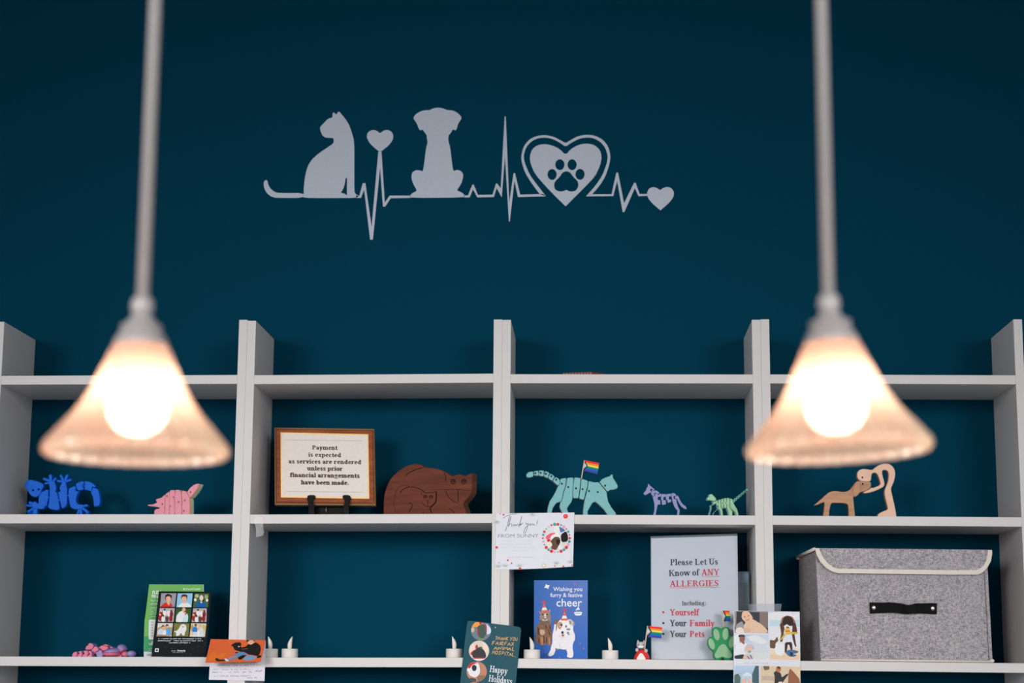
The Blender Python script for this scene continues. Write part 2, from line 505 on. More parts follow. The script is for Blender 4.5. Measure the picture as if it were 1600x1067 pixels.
def place(pr, polys, width, a, b, cap, rgb, unit, slant=0.0):
    """lay unit-space polygons on a baseline from a to b (photo pixels)"""
    dx, dy = (b[0]-a[0])/width, (b[1]-a[1])/width
    l = math.hypot(dx, dy); nx, ny = dy/l, -dx/l
    k = cap/unit
    pr.k += 1
    for p in polys:
        pr.poly([(a[0]+(x+slant*y)*dx+nx*y*k, a[1]+(x+slant*y)*dy+ny*y*k) for x, y in p], rgb, False)
        pr.k += 0.12
    pr.k = int(pr.k)+1
def serif(pr, text, a, b, cap, rgb, S=0.14, t=0.05, X=0.46):
    polys = []; x = 0.0
    for ch in text:
        g, adv = serif_glyph(ch, S, t, X)
        polys += [[(px+x, py) for px, py in p] for p in g]; x += adv
    place(pr, polys, x, a, b, cap, rgb, 0.67)
def hand(pr, text, a, b, cap, rgb, w=0.16, jit=0.08, slant=0.0):
    polys = []; x = 0.0
    for ch in text:
        for st in PENS.get(ch, []):
            pts = [tuple(map(float, q.split(','))) for q in st.split()]
            pts = [(x+px+random.uniform(-jit, jit), py+random.uniform(-jit, jit)) for px, py in pts]
            polys += _pen(chaikin(pts, 1, False), w)
        x += 0.5 if ch in ' I' else 1.08
    place(pr, polys, x, a, b, cap, rgb, 1.0, slant)
_sans = {}
def sans(pr, text, a, b, cap, rgb, bold=0.0):
    key = (text, bold)
    if key not in _sans:
        cu = bpy.data.curves.new('lettering', 'FONT'); cu.body = text; cu.resolution_u = 3; cu.offset = bold
        ob = bpy.data.objects.new('lettering', cu); COL.objects.link(ob)
        dg = bpy.context.evaluated_depsgraph_get()
        me = bpy.data.meshes.new_from_object(ob.evaluated_get(dg))
        pv = [(v.co.x, v.co.y) for v in me.vertices]; pf = [[pv[i] for i in p.vertices] for p in me.polygons]
        bpy.data.objects.remove(ob); bpy.data.curves.remove(cu); bpy.data.meshes.remove(me)
        x0 = min(p[0] for p in pv); x1 = max(p[0] for p in pv)
        _sans[key] = ([[(x-x0, y) for x, y in f] for f in pf], x1-x0)
    polys, w = _sans[key]
    dx, dy = (b[0]-a[0])/w, (b[1]-a[1])/w
    l = math.hypot(dx, dy); nx, ny = dy/l, -dx/l
    k = cap/0.70
    pr.k += 1
    for f in polys:
        pr.poly([(a[0]+x*dx+nx*y*k, a[1]+x*dy+ny*y*k) for x, y in f], rgb, False)
def scrawl(pr, a, b, h, rgb, w=0.8, seed=0, gap=0.16):
    """a line of small print or handwriting too small to read in the photo"""
    rnd = random.Random(seed)
    n = max(3, int(abs(b[0]-a[0])/(h*0.33)))
    pts = []
    for i in range(n+1):
        t = i/n; x = a[0]+(b[0]-a[0])*t; y = a[1]+(b[1]-a[1])*t
        if rnd.random() < gap:
            if len(pts) > 1: pr.strip(chaikin(pts, 1, False, .25), w, rgb)
            pts = []
        else:
            pts.append((x+rnd.uniform(-.25, .25)*h, y-h*(0.42+0.5*(1 if i % 2 else -1)*rnd.uniform(.15, .9)**1.3)))
    if len(pts) > 1: pr.strip(chaikin(pts, 1, False, .25), w, rgb)
# ------------------------------------------------------------------ the room
DEPTH = 0.247
wall_m = mat('teal_wall_paint', (0, 63, 85), 0.75, 0.04, var=0.03, scale=260, bump=0.12)
floor_m = mat('vinyl_floor', (226, 220, 212), 0.5, var=0.1, scale=8)
ceil_m = mat('ceiling_white', (225, 223, 218), 0.8, var=0.02)
def struct(name, mb, m_):
    o = mb.build(name, m_); o['kind'] = 'structure'; return o
struct('wall_back', MB().box(-4.0, 4.0, DEPTH, DEPTH+0.12, 0, 3.4), wall_m)
struct('floor', MB().box(-4.0, 4.0, -7.6, DEPTH+0.12, -0.1, 0.0), floor_m)
struct('ceiling', MB().box(-4.0, 4.0, -7.6, DEPTH+0.12, 3.4, 3.5), ceil_m)

# ------------------------------------------------------------------ bookcases
lam = mat('white_laminate', (219, 214, 212), 0.42, 0.3, var=0.015, scale=25, stretch=(1, 1, 1))
UW, TP, TS = 0.6, 0.02, 0.0212
TOPS = [(-0.0015, 0.0017), (-0.0004, 0.0012), (0.0002, -0.0009), (0.0003, -0.0012)]
def bookcase(k, label):
    x0 = (k-2)*UW
    r = empty('bookcase', (x0+UW/2, DEPTH/2, 0), label, 'bookcase', 'white bookcases standing side by side')
    top = ZS+0.1296
    g = 0.0001
    MB().box(x0+g, x0+TP, 0, DEPTH-.001, 0, top+TOPS[k][0], 0.0004).build('side_panel', lam, r)
    MB().box(x0+UW-TP, x0+UW-g, 0, DEPTH-.001, 0, top+TOPS[k][1], 0.0004).build('side_panel', lam, r)
    for n in range(7):
        z = ZS - 0.32557*n
        if z < 0.05: break
        mb = MB().box(x0+TP, x0+UW-TP, 0.0004, DEPTH-.001, z-TS, z, 0.0006)
        for v in mb.v:
            t = (v.x-x0)/UW; v.z += SAG[k][0]*(1-t)+SAG[k][1]*t
        mb.build('shelf', lam, r)
    MB().box(x0+TP, x0+UW-TP, 0.02, 0.036, 0, 0.08, 0.0006).build('plinth', lam, r)
    return r
for k, lb in enumerate(('white bookcase with the blue wooden gecko on its middle shelf, at the left',
      'white bookcase holding the framed payment notice and the brown wooden cat',
      'white bookcase holding the turquoise wooden cat and the allergies notice',
      'white bookcase holding the grey fabric storage box, at the right')):
    bookcase(k, lb)

# ------------------------------------------------------------------ vinyl wall decal
PW = Plane((0, DEPTH-0.0009, ZS))
decal_m = mat('grey_vinyl', (203, 209, 222), 0.42, 0.3, var=0.03, scale=230, bump=0.45)
dec = empty('wall_decal', at_y(735, 300, DEPTH-0.0009), 'pale grey vinyl wall decal of a cat, a dog and hearts on a heartbeat line', 'wall decal')
def A(t): return T(400, 150, 4.447, t)
def Bq(t): return T(730, 150, 4.447, t)
def cut(name, loops, parent, pl=PW, m_=decal_m, th=0.0008):
    return MB().slab(pl, loops, th, bev=0.0001).build(name, m_, parent)
cat_o = chaikin(A('332,690 332,640 340,560 358,490 388,440 440,395 500,355 540,328 540,292 510,291 480,288 460,272 447,240 444,215 462,198 478,180 500,158 532,148 532,120 538,112 560,130 572,105 590,120 640,185 662,240 683,315 683,500 683,660 690,680 715,694 700,708 520,709 330,708'), 1)
cut('cat_silhouette', [cat_o, A('632,566 632,692 618,680 590,672 608,640 618,605 622,572')], dec)
cut('cat_tail', [chaikin(A('333,674 333,708 140,708 108,700 78,678 58,645 52,605 60,588 70,583 80,588 84,612 98,640 125,664 155,674'), 1)], dec)
cut('dog_silhouette', [chaikin(A('1070,692 1085,675 1120,658 1100,625 1082,585 1080,548 1090,525 1115,514 1145,518 1160,525 1170,460 1180,370 1193,320 1186,290 1188,275 1170,250 1158,232 1140,240 1130,225 1118,190 1092,155 1105,130 1140,107 1175,98 1205,98 1235,84 1265,80 1295,84 1325,97 1370,100 1405,120 1432,152 1405,190 1392,237 1378,237 1368,230 1355,255 1337,275 1336,310 1350,360 1360,450 1370,523 1395,513 1420,518 1437,535 1440,555 1430,600 1410,635 1394,656 1430,670 1452,690 1452,705 1070,708'), 1)], dec)
cut('heart', [chaikin(A('862,260 885,240 915,235 940,245 955,272 950,305 925,340 895,365 862,390 825,362 790,328 770,290 772,262 788,242 815,235 842,242'), 1)], dec)
hl = MB()
hl.slab(PW, [A('695,708 730,708 751,650 793,998 812,998 862,500 882,768 898,768 936,710 1075,708 1075,692 928,692 895,740 872,386 850,386 803,910 760,605 742,605 718,692 695,692')], 0.0007, bev=0.0001)
hl.slab(PW, [Bq('-22,705 18,704 40,648 70,704 185,702 205,640 240,704 262,420 290,872 296,872 328,590 353,702 548,697 528,680 368,685 332,535 322,535 292,740 268,142 260,142 233,640 208,608 200,608 176,685 75,687 45,615 36,615 6,690 -22,690')], 0.0007, bev=0.0001)
hl.slab(PW, [Bq('825,697 1015,695 1042,590 1080,806 1092,806 1165,640 1190,696 1252,694 1252,680 1198,680 1170,602 1160,602 1090,745 1048,532 1036,532 1003,682 860,682')], 0.0007, bev=0.0001)
ho = chaikin(Bq('505,682 450,610 400,530 376,450 376,410 392,350 430,302 480,278 540,270 600,282 650,308 684,328 720,305 770,278 830,268 890,275 945,305 980,350 996,410 990,470 960,560 915,630 868,682'), 1, False)
hi = chaikin(Bq('825,697 890,625 940,550 970,470 977,415 960,360 925,318 880,293 830,287 775,297 722,325 684,353 650,328 600,300 545,288 490,293 445,315 410,355 392,410 398,460 430,540 480,610 548,697'), 1, False)
hl.slab(PW, [ho+hi], 0.0007, bev=0.0001)
hl.build('heartbeat_line', decal_m, dec)
cut('paw_heart', [chaikin(Bq('684,410 720,368 775,338 830,329 880,338 920,370 935,420 925,480 890,555 830,620 760,690 684,766 684,766 600,685 530,610 470,540 440,470 434,420 450,370 490,340 545,333 595,345 640,366'), 1),
    *[ell(*Bq('%d,%d' % c)[0], 32/4.447, 38/4.447, 20) for c in ((644, 477), (729, 477), (590, 545), (784, 544))],
    chaikin(Bq('688,521 715,530 735,560 768,590 774,625 757,657 730,664 705,661 688,651 665,663 640,663 612,652 602,620 612,590 645,560 660,533'), 1)], dec)
cut('end_heart', [chaikin(Bq('1342,655 1362,638 1390,630 1420,640 1438,670 1432,705 1400,745 1343,794 1343,794 1290,750 1258,712 1247,680 1258,648 1285,632 1318,638'), 1)], dec)

# ------------------------------------------------------------------ pendant lamps
metal = mat('brushed_nickel', (206, 198, 196), 0.45, 0.4, 0.25, var=0.03)
bulb_m = bpy.data.materials.new('bulb_glow'); bulb_m.use_nodes = True
_n = bulb_m.node_tree; _n.nodes.clear()
_e = _n.nodes.new('ShaderNodeEmission'); _e.inputs[0].default_value = (1.0, 0.86, 0.75, 1); _e.inputs[1].default_value = 19.0
_q = _n.nodes.new('ShaderNodeOutputMaterial'); _n.links.new(_e.outputs[0], _q.inputs[0])
def glass_material():
    mt = bpy.data.materials.new('ribbed_amber_glass'); mt.use_nodes = True
    nt = mt.node_tree; nt.nodes.clear(); N = nt.nodes.new; L = nt.links.new
    out = N('ShaderNodeOutputMaterial')
    tr = N('ShaderNodeBsdfTransparent'); tr.inputs[0].default_value = (1.0, 0.90, 0.80, 1)
    tl = N('ShaderNodeBsdfTranslucent')
    df = N('ShaderNodeBsdfDiffuse')
    ns = N('ShaderNodeTexNoise'); ns.inputs['Scale'].default_value = 14; ns.inputs['Detail'].default_value = 2
    tc = N('ShaderNodeTexCoord'); L(tc.outputs['Object'], ns.inputs['Vector'])
    rp = N('ShaderNodeValToRGB'); rp.color_ramp.elements[0].position = .35; rp.color_ramp.elements[1].position = .65
    rp.color_ramp.elements[0].color = (0.95, 0.68, 0.57, 1); rp.color_ramp.elements[1].color = (0.95, 0.84, 0.73, 1)
    L(ns.outputs[0], rp.inputs[0]); L(rp.outputs[0], tl.inputs[0]); L(rp.outputs[0], df.inputs[0])
    m0 = N('ShaderNodeMixShader'); m0.inputs[0].default_value = 0.5
    L(tl.outputs[0], m0.inputs[1]); L(df.outputs[0], m0.inputs[2])
    m1 = N('ShaderNodeMixShader'); m1.inputs[0].default_value = 0.42
    L(tr.outputs[0], m1.inputs[1]); L(m0.outputs[0], m1.inputs[2])
    gl = N('ShaderNodeBsdfGlossy'); gl.inputs['Roughness'].default_value = 0.15
    m2 = N('ShaderNodeMixShader'); m2.inputs[0].default_value = 0.08
    L(m1.outputs[0], m2.inputs[1]); L(gl.outputs[0], m2.inputs[2]); L(m2.outputs[0], out.inputs[0])
    return mt
glass = glass_material()
CEIL = 3.4
def pendant(px_rim, py_rim, px_top, py_top, tilt, label):
    Y = -2.27
    c = at_y(px_rim, py_rim, Y); tp = at_y(px_top, py_top, Y)
    px = (c-EYE).dot(CF)/FPX                          # metres per photo pixel at the lamp
    H = tp.z-c.z                                       # rim plane to the bottom of the rod
    root = empty('pendant_lamp', (tp.x, Y, c.z), label, 'pendant lamp', 'two glass pendant lamps')
    MB().tube([(tp.x, Y, tp.z-.01), (tp.x, Y, CEIL-.02)], 10.3*px, 16).build('rod', metal, root)
    MB().lathe([(.0, CEIL-.001), (.06, CEIL-.001), (.062, CEIL-.012), (.045, CEIL-.026), (.012, CEIL-.032), (.0, CEIL-.032)], (tp.x, Y, 0), 32).build('canopy', metal, root)
    ax = Matrix.Rotation(tilt, 3, 'Y')
    piv = Vector((tp.x, Y, tp.z))
    def hang(p, r): return [(a*px, b*px) for a, b in p]
    # heights in photo pixels below the bottom of the rod
    collar = hang([(0, 4), (10, 4), (15, 0), (18, -8), (18.5, -16), (16, -24), (12, -28), (0, -28)], 0)
    MB().lathe(collar, piv, 24, axis=ax).build('collar', metal, root)
    cup = hang([(10, -24), (15, -27), (18, -31), (23, -38), (31, -51), (39, -64), (42.5, -71), (43.5, -76), (41, -77), (30, -66), (0, -56)], 0)
    MB().lathe(cup, piv, 32, axis=ax).build('socket_cup', metal, root)
    h = H/px                                           # rim depth in pixels
    prof = [(39, -.312), (44, -.33), (48, -.365), (53, -.42), (62, -.50), (70, -.58), (79, -.655), (89, -.72), (101, -.79), (114, -.85), (125, -.905), (134, -.95), (140, -.985), (141.5, -1.01), (139.5, -1.04), (136, -1.055)]
    k = 1.0
    outer = [(r*px*k, z*h*px) for r, z in prof]
    inner = [(max(0.005, r*px*k-.0035), z*h*px-.001) for r, z in reversed(prof)]
    def rib(a, t): return 1.0+0.028*math.cos(26*a)*min(1.0, 4*min(t, 1-t)+.3)
    MB().lathe(outer+inner, piv, 180, rib=rib, axis=ax).build('glass_shade', glass, root)
    bz = -0.725*h*px
    bp = [(0.0, -.031), (.012, -.030), (.023, -.024), (.0305, -.013), (.0325, 0.0), (.0305, .014), (.024, .026), (.016, .034), (.0, .037)]
    MB().lathe(bp, piv+ax @ Vector((0, 0, bz)), 24, axis=ax).build('bulb', bulb_m, root)
    MB().lathe([(0, .0), (.018, .0), (.0195, .014), (0.0225, .022), (.0225, .058), (0, .058)], piv+ax @ Vector((0, 0, bz+.032)), 20, axis=ax).build('lamp_holder', metal, root)
    return root
pendant(213, 701, 223, 466, 0.0, 'lit pendant lamp with ribbed amber glass shade in front of the left bookcase')
pendant(1304, 697, 1294, 462, -0.045, 'lit pendant lamp with slightly tilted glass shade in front of the right bookcases')

# ------------------------------------------------------------------ wooden puzzle animals on the middle shelf
def base_at(px, py, Y, n): 
    p = at_y(px, py, Y); p.z = shelf_z(n, p.x); return p
def inside(p, poly):
    c = False
    for i in range(len(poly)):
        a, b = poly[i-1], poly[i]
        if (a[1] > p[1]) != (b[1] > p[1]) and p[0] < (b[0]-a[0])*(p[1]-a[1])/(b[1]-a[1])+a[0]: c = not c
    return c
def rest_on(mb, z0):
    for v in mb.v:
        if v.z < z0+0.003+max(0.0, v.y)*(z0-EYE.z)/(v.y-EYE.y): v.z = shelf_z(1, v.x)+.0003
    return mb
def puzzle(root, pl, pieces, thick, m_face, m_side, holes=(), hr=1.2, bev=0.0009, smooth=1, back=None, q=0.13, z0=None):
    for name, pts in pieces:
        pts = chaikin(pts, smooth, True, q) if smooth else pts
        hs = [ell(hx, hy, hr, hr*1.1, 10) for hx, hy in holes if inside((hx, hy), pts)]
        mb = MB().slab(pl, [pts]+hs, thick, bev=bev, mi=0, side_mi=1)
        ms = [m_face, m_side]
        if back:
            mb.slab(pl, [pts]+hs, back[0], off=-thick-.0001, bev=0.0002, mi=2); ms.append(back[1])
        if z0 is not None:                              # feet stand on the board
            rest_on(mb, z0)
        mb.build(name, ms, root)

Z2 = shelf_z(1, -1.05)
# blue gecko
def G(t): return T(30, 730, 11.43, t)
blue = mat('blue_paint', (2, 92, 198), 0.5, 0.15, var=0.12, scale=120, gain=1.25)
pl = Plane(at_y(97, 780, 0.115))
gk = empty('gecko_puzzle', base_at(97, 803, 0.13, 1), 'blue wooden jigsaw gecko with splayed toes on the left middle shelf', 'wooden toy', 'wooden puzzle animals')
gecko = [('head', G('128,240 150,222 220,222 300,240 385,270 430,300 438,340 420,375 398,405 392,435 375,475 345,515 290,537 230,520 185,480 140,400 95,335 95,290'), '', ''),
 ('body_piece', G('350,520 395,440 450,420 480,395 525,400 523,480 520,560 500,640 490,690 465,690 440,740 380,752 325,742 250,745 225,700 240,630 275,600 310,635 345,640 340,580'), '265,690 128,680 44/270,720 155,790 48/285,720 275,840 80/260,660 185,632 56', ''),
 ('body_piece', G('540,340 520,290 530,250 590,235 635,255 645,300 665,360 648,440 672,442 695,530 726,738 680,765 600,762 530,737 506,700 526,640 538,520'), '545,270 462,288 40/550,245 440,205 52/560,240 552,155 62/605,245 642,200 46', '530,540 490,540 28'),
 ('body_piece', G('684,440 735,430 712,365 735,320 755,285 770,245 810,235 838,260 836,310 857,370 855,520 853,670 820,710 760,740 745,690 722,590'), '775,255 688,243 46/785,245 740,152 50/810,240 848,150 50/820,255 908,222 46', '725,582 655,596 36'),
 ('body_piece', G('880,380 985,328 1018,360 1000,400 1025,428 1080,425 1040,480 1015,560 1020,630 1060,660 1140,665 1160,700 1110,745 1050,755 970,750 910,710 890,620 872,500'), '1110,695 1205,680 44/1110,715 1215,798 50/1090,720 1105,850 52/1080,720 1010,850 46', '880,508 812,514 30'),
 ('tail_piece', G('1000,300 1080,255 1150,245 1162,300 1135,318 1125,345 1150,360 1150,400 1100,412 1060,416 1030,400 1020,360'), '', ''),
 ('tail_piece', G('1165,245 1250,255 1320,285 1378,345 1345,360 1300,350 1290,435 1230,412 1160,402 1168,320'), '', '1180,330 1120,332 24'),
 ('tail_piece', G('1300,400 1310,360 1350,368 1410,390 1440,500 1447,620 1430,690 1330,705 1325,600 1305,510 1275,450'), '', '')]
def capsule(a, b, w):
    d = math.atan2(b[1]-a[1], b[0]-a[0]); o = []
    for c_, st in ((b, -PI/2), (a, PI/2)):
        for k in range(7): o.append((c_[0]+w/2*math.cos(d+st+PI*k/6), c_[1]+w/2*math.sin(d+st+PI*k/6)))
    return o
hol = G('245,410 345,395')
for nm, pts, toes, knobs in gecko:
    pts = chaikin(pts, 1, True, .18)
    mb = MB().slab(pl, [pts]+[ell(hx, hy, 1.5, 1.6, 10) for hx, hy in hol if inside((hx, hy), pts)], 0.018, bev=0.0012)
    for kk, grp_ in enumerate((toes, knobs)):
        for n_, t_ in enumerate(grp_.split('/') if grp_ else []):
            p_ = t_.split(); a_, b_ = G(p_[0]+' '+p_[1])
            mb.slab(pl, [capsule(a_, b_, float(p_[2])/11.43)], 0.017, off=-0.0004*(n_+1)-.0003, bev=0.0012)
    rest_on(mb, Z2)
    mb.build(nm, blue, gk)

# pink hedgehog-like puzzle
Z2 = shelf_z(1, -0.78)
def Hh(t): return T(220, 745, 13.33, t)
pink = mat('pink_paint', (222, 142, 158), 0.5, 0.3, var=0.05, scale=60, stretch=(8, 1, 1), gain=1.3)
rawp = mat('pale_raw_wood', (226, 190, 150), 0.6, 0.2, var=0.08, gain=1.3)
tealp = mat('mint_paint', (130, 200, 190), 0.5, 0.3, var=0.05, gain=1.2)
pl = Plane(at_y(262, 790, 0.10), yaw=-0.34)
pk = empty('armadillo_puzzle', base_at(268, 803, 0.12, 1), 'small pink wooden jigsaw animal with pointed tail and raised head', 'wooden toy', 'wooden puzzle animals')
puz = [('tail_piece', Hh('135,592 150,578 250,572 335,535 308,478 330,460 425,435 505,362 495,500 478,790 275,790 278,700 320,668 385,660 385,640 300,620 180,610')),
 ('body_piece', Hh('509,360 590,300 585,790 484,790 504,560')), ('body_piece', Hh('596,297 620,276 703,272 698,790 590,790')),
 ('body_piece', Hh('709,270 800,270 836,330 846,790 704,790')), ('body_piece', Hh('848,325 870,285 930,300 960,335 995,400 1010,470 1015,790 858,790 856,500')),
 ('head', Hh('960,315 1020,230 1100,165 1170,140 1212,147 1180,230 1120,320 1040,420 1012,432 985,360'))]
puzzle(pk, pl, puz, 0.016, pink, rawp, holes=Hh('540,400 680,425 780,525 910,490 600,612 1030,318 440,570 890,710'), hr=1.3, back=(0.004, tealp), z0=Z2)

# framed payment notice on an easel
def Pq(t): return T(420, 660, 7.111, t)
frame_w = wood('plaque_walnut', (158, 84, 52), (120, 60, 36), 0.45, 14, (1, 1, 9), gain=1.08, spec=.15)
gold = mat('gold_edge', (226, 178, 96), 0.35, 0.5, 0.3, gain=1.2)
edge_w = mat('plaque_bevel', (120, 92, 52), 0.5, gain=1.2)
pl = Plane(at_y(508, 788, 0.10), lean=0.10)
Z2b = shelf_z(1, -0.43)
pq = empty('framed_notice', base_at(508, 790, 0.10, 1), 'wood framed notice reading payment is expected, propped on a black easel', 'framed notice')
pq.location.z = at_y(508, 788, 0.10).z
mb = MB()
mb.slab(pl, [Pq('58,52 1168,68 1185,920 62,912')], 0.016, off=-0.004, bev=0.0005, mi=1)
mb.slab(pl, [Pq('72,66 1160,82 1176,902 78,892')], 0.004, off=0.0, bev=0.003, mi=0)
mb.build('frame', [frame_w, edge_w], pq)
MB().slab(pl, [Pq('130,110 1108,130 1118,850 135,834')], 0.001, off=0.0012, bev=0.0003).build('gold_border', gold, pq)
MB().slab(pl, [Pq('143,124 1097,142 1104,836 147,822')], 0.001, off=0.0016, bev=0.0001).build('notice_sheet', mat('parchment', (214, 204, 196), 0.5, var=0.03, scale=160, gain=1.25), pq)
pr = Print(pl, base=0.0018)
for txt, a, b, cap in (('Payment', '481,303', '764,307', 47), ('is expected', '440,382', '806,388', 47), ('as services are rendered', '220,456', '1030,466', 47),
                       ('unless prior', '427,534', '822,540', 47), ('financial arrangements', '235,608', '1012,618', 47), ('have been made.', '360,690', '893,697', 47)):
    serif(pr, txt, Pq(a)[0], Pq(b)[0], cap/7.111, (66, 44, 40), 0.155, 0.085, 0.48)
for y in (196, 766):
    pr.strip(Pq('200,%d 1040,%d' % (y, y+10)), 0.7, (186, 190, 190))
pr.build('lettering', pq)
blk = mat('black_metal', (11, 11, 12), 0.45, 0.1, var=0.1)
es = empty('display_easel', base_at(508, 803, 0.09, 1), 'small black easel with two curled prongs holding the payment notice', 'easel')
for px in (432, 852):
    mb = MB()
    pts = [pl.p3(*Pq('%d,%d' % (px+30, 838))[0], 0.004)+Vector((0, 0, 0))]
    f = lambda u, v, o: pl.p3(*Pq('%d,%d' % (u, v))[0], o)
    d = 1 if px < 600 else -1
    outer = Pq('%d,812 %d,812 %d,840 %d,870 %d,900 %d,930 %d,1040 %d,1040 %d,900 %d,850' % tuple(px+30+d*q for q in (-20, 55, 58, 36, 34, 50, 50, -18, -14, -35)))
    mb.slab(pl, [chaikin(outer, 1)], 0.004, off=0.0078, bev=0.0008)
    mb.slab(pl, [Pq('%d,935 %d,935 %d,1060 %d,1060' % tuple(px+30+d*q for q in (-14, 50, 50, -14)))], 0.03, off=0.0074, bev=0.0008)
    rest_on(mb, Z2b)
    mb.build('prong', blk, es)
MB().slab(pl, [Pq('468,930 850,930 856,1040 470,1040')], 0.004, off=-0.018, bev=0.0006).build('ledge', blk, es)
o0 = at_y(508, 700, 0.10)
MB().tube([(o0.x, 0.122, Z2b+.17), (o0.x, 0.175, Z2b+.006)], 0.004, 8).build('rear_leg', blk, es)
mb = MB()
mb.tube([pl.p3(*Pq('630,925')[0], -0.016), pl.p3(*Pq('628,960')[0], -0.012), pl.p3(*Pq('632,990')[0], -0.016)], 0.0022, 8)
mb.build('hinge_pin', mat('steel_pin', (120, 120, 125), 0.3, 0.5, 0.6), es)

# brown wooden cat with kitten
Z2b = shelf_z(1, -0.17)
def Cq(t): return T(590, 715, 9.412, t)
brown = wood('brown_wood', (122, 66, 48), (96, 50, 36), 0.5, 9, (1.0, 1.0, 9), gain=.95, spec=.1)
brown_s = wood('brown_wood_edge', (120, 72, 48), (86, 50, 34), 0.5, 14, (1, 1, 6))
dark = mat('burnt_groove', (40, 20, 16), 0.7, 0.1)
pl = Plane(at_y(670, 800, 0.09), yaw=-0.30)
bc = empty('cat_carving', base_at(665, 803, 0.11, 1), 'dark brown wooden cat carving with a kitten curled in front, beside the payment notice', 'wooden carving')
mb = MB().slab(pl, [chaikin(Cq('110,850 85,850 85,832 85,640 100,520 150,370 220,270 320,180 420,125 500,95 580,88 640,105 690,142 790,148 900,170 985,205 1040,240 1100,272 1160,250 1220,245 1290,270 1340,240 1390,225 1392,240 1385,480 1375,530 1320,600 1250,675 1280,740 1320,835 1325,850 1300,850'), 1)], 0.032, bev=0.0015, mi=0, side_mi=1)
rest_on(mb, Z2b)
mb.build('body', [brown, brown_s], bc)
mb = MB()
def groove(pts, w=7):
    pts = chaikin(pts, 1, False)
    L = []; R = []
    n = len(pts)
    for i, p in enumerate(pts):
        a = pts[max(0, i-1)]; b = pts[min(n-1, i+1)]
        dx, dy = b[0]-a[0], b[1]-a[1]; l = math.hypot(dx, dy) or 1; q = w/9.412/2*(1 if 0 < i < n-1 else .5)
        L.append((p[0]-dy/l*q, p[1]+dx/l*q)); R.append((p[0]+dy/l*q, p[1]-dx/l*q))
    for i in range(n-1):
        mb.slab(pl, [[L[i], L[i+1], R[i+1], R[i]]], 0.0004, off=0.0003, bev=0.00005)
for part_, lines_ in (('engraved_cat_lines', [('405,268 470,215 560,175 665,145', 11), ('975,215 1000,270 1003,345', 9), ('1003,485 1020,545 1075,610 1130,650 1190,664', 8), ('1182,480 1182,560 1190,660', 10), ('1150,462 1182,476 1215,462', 10), ('250,590 262,520 300,450', 4), ('245,600 240,700 270,815', 4), ('1050,745 1090,775 1135,812', 9), ('660,795 690,815', 8), ('780,470 1000,468 1160,466 1380,488', 5)]), ('engraved_kitten_lines', [('325,525 365,470 430,435 475,432', 11), ('475,435 540,432 600,450 660,485 705,520', 11), ('300,450 350,410 430,400 475,432', 5), ('645,500 648,530 655,555', 7), ('705,520 760,508 820,515 850,490 862,500 866,600 850,665 790,715 740,725 690,705 650,655', 8), ('860,495 864,590 858,655 800,710 775,735 780,780 800,815', 17), ('735,635 740,720', 8), ('718,620 735,634 755,620', 8), ('455,665 490,670 510,700 500,745 465,790 465,815', 9)])):
    mb = MB()
    for g_, w_ in lines_: groove(Cq(g_), w_)
    mb.build(part_, dark, bc)
for name, ex, ey, r in (('eye', 1113, 352, 38), ('eye', 1270, 350, 38), ('kitten_eye', 703, 576, 28), ('kitten_eye', 787, 580, 28)):
    x, y = Cq('%d,%d' % (ex, ey))[0]
    m3 = MB().slab(pl, [ell(x, y, r/9.412, r/9.412, 18), ell(x+.3, y+.3, r*.66/9.412, r*.66/9.412, 14)], 0.0006, off=0.0005, bev=0.0001)
    m3.slab(pl, [ell(x+.6, y, r*.34/9.412, r*.34/9.412, 12)], 0.0006, off=0.0006, bev=0.0001)
    m3.build(name, dark, bc)

# teal cat
Z2b = shelf_z(1, 0.15)
def Tq(t): return T(810, 710, 9.412, t)
teal = mat('turquoise_paint', (114, 171, 173), 0.5, 0.3, var=0.04, scale=80, stretch=(1, 1, 6), gain=1.22)
rawb = mat('raw_wood_edge', (176, 134, 104), 0.65, 0.2, var=0.08, gain=1.15)
pl = Plane(at_y(900, 800, 0.035), yaw=0.10)
tcat = empty('cat_puzzle', base_at(895, 803, 0.045, 1), 'large turquoise wooden jigsaw cat walking with its tail raised', 'wooden toy', 'wooden puzzle animals')
pieces = [('tail_piece', Tq('118,315 122,285 150,258 200,250 224,256 216,280 222,305 215,325 160,340 130,335')),
 ('tail_piece', Tq('228,248 260,240 298,238 292,262 302,280 298,312 230,308')), ('tail_piece', Tq('304,236 345,233 384,246 370,275 378,295 368,322 302,312')),
 ('tail_piece', Tq('390,246 425,250 462,277 440,305 446,320 432,347 374,323')), ('tail_piece', Tq('468,280 500,294 534,327 512,355 514,368 498,386 440,351')),
 ('tail_piece', Tq('540,333 575,343 608,372 612,410 585,462 505,390')),
 ('body_piece', Tq('590,462 616,405 618,362 650,350 706,344 695,440 684,490 660,560 645,640 630,690 560,712 510,780 490,850 490,905 425,905 425,850 435,780 460,690 520,600 560,520 580,470')),
 ('body_piece', Tq('717,343 810,337 804,470 798,540 798,642 780,700 715,790 735,860 745,905 665,905 640,850 605,770 620,700 640,685 668,560 692,490 704,440')),
 ('body_piece', Tq('821,338 870,338 918,350 905,480 884,645 804,642 806,480')), ('body_piece', Tq('926,355 1025,386 1014,480 988,560 964,668 892,648 910,530')),
 ('body_piece', Tq('1033,389 1120,410 1178,405 1235,475 1300,552 1303,600 1320,690 1370,780 1440,870 1460,905 1360,905 1340,880 1250,800 1180,730 1130,693 1090,710 1050,780 1015,840 1030,905 950,905 952,850 958,780 975,670 998,580 1022,490')),
 ('head', Tq('1192,402 1230,362 1290,335 1340,320 1386,285 1393,345 1430,400 1466,465 1450,500 1410,515 1350,520 1312,548 1262,490 1215,435'))]
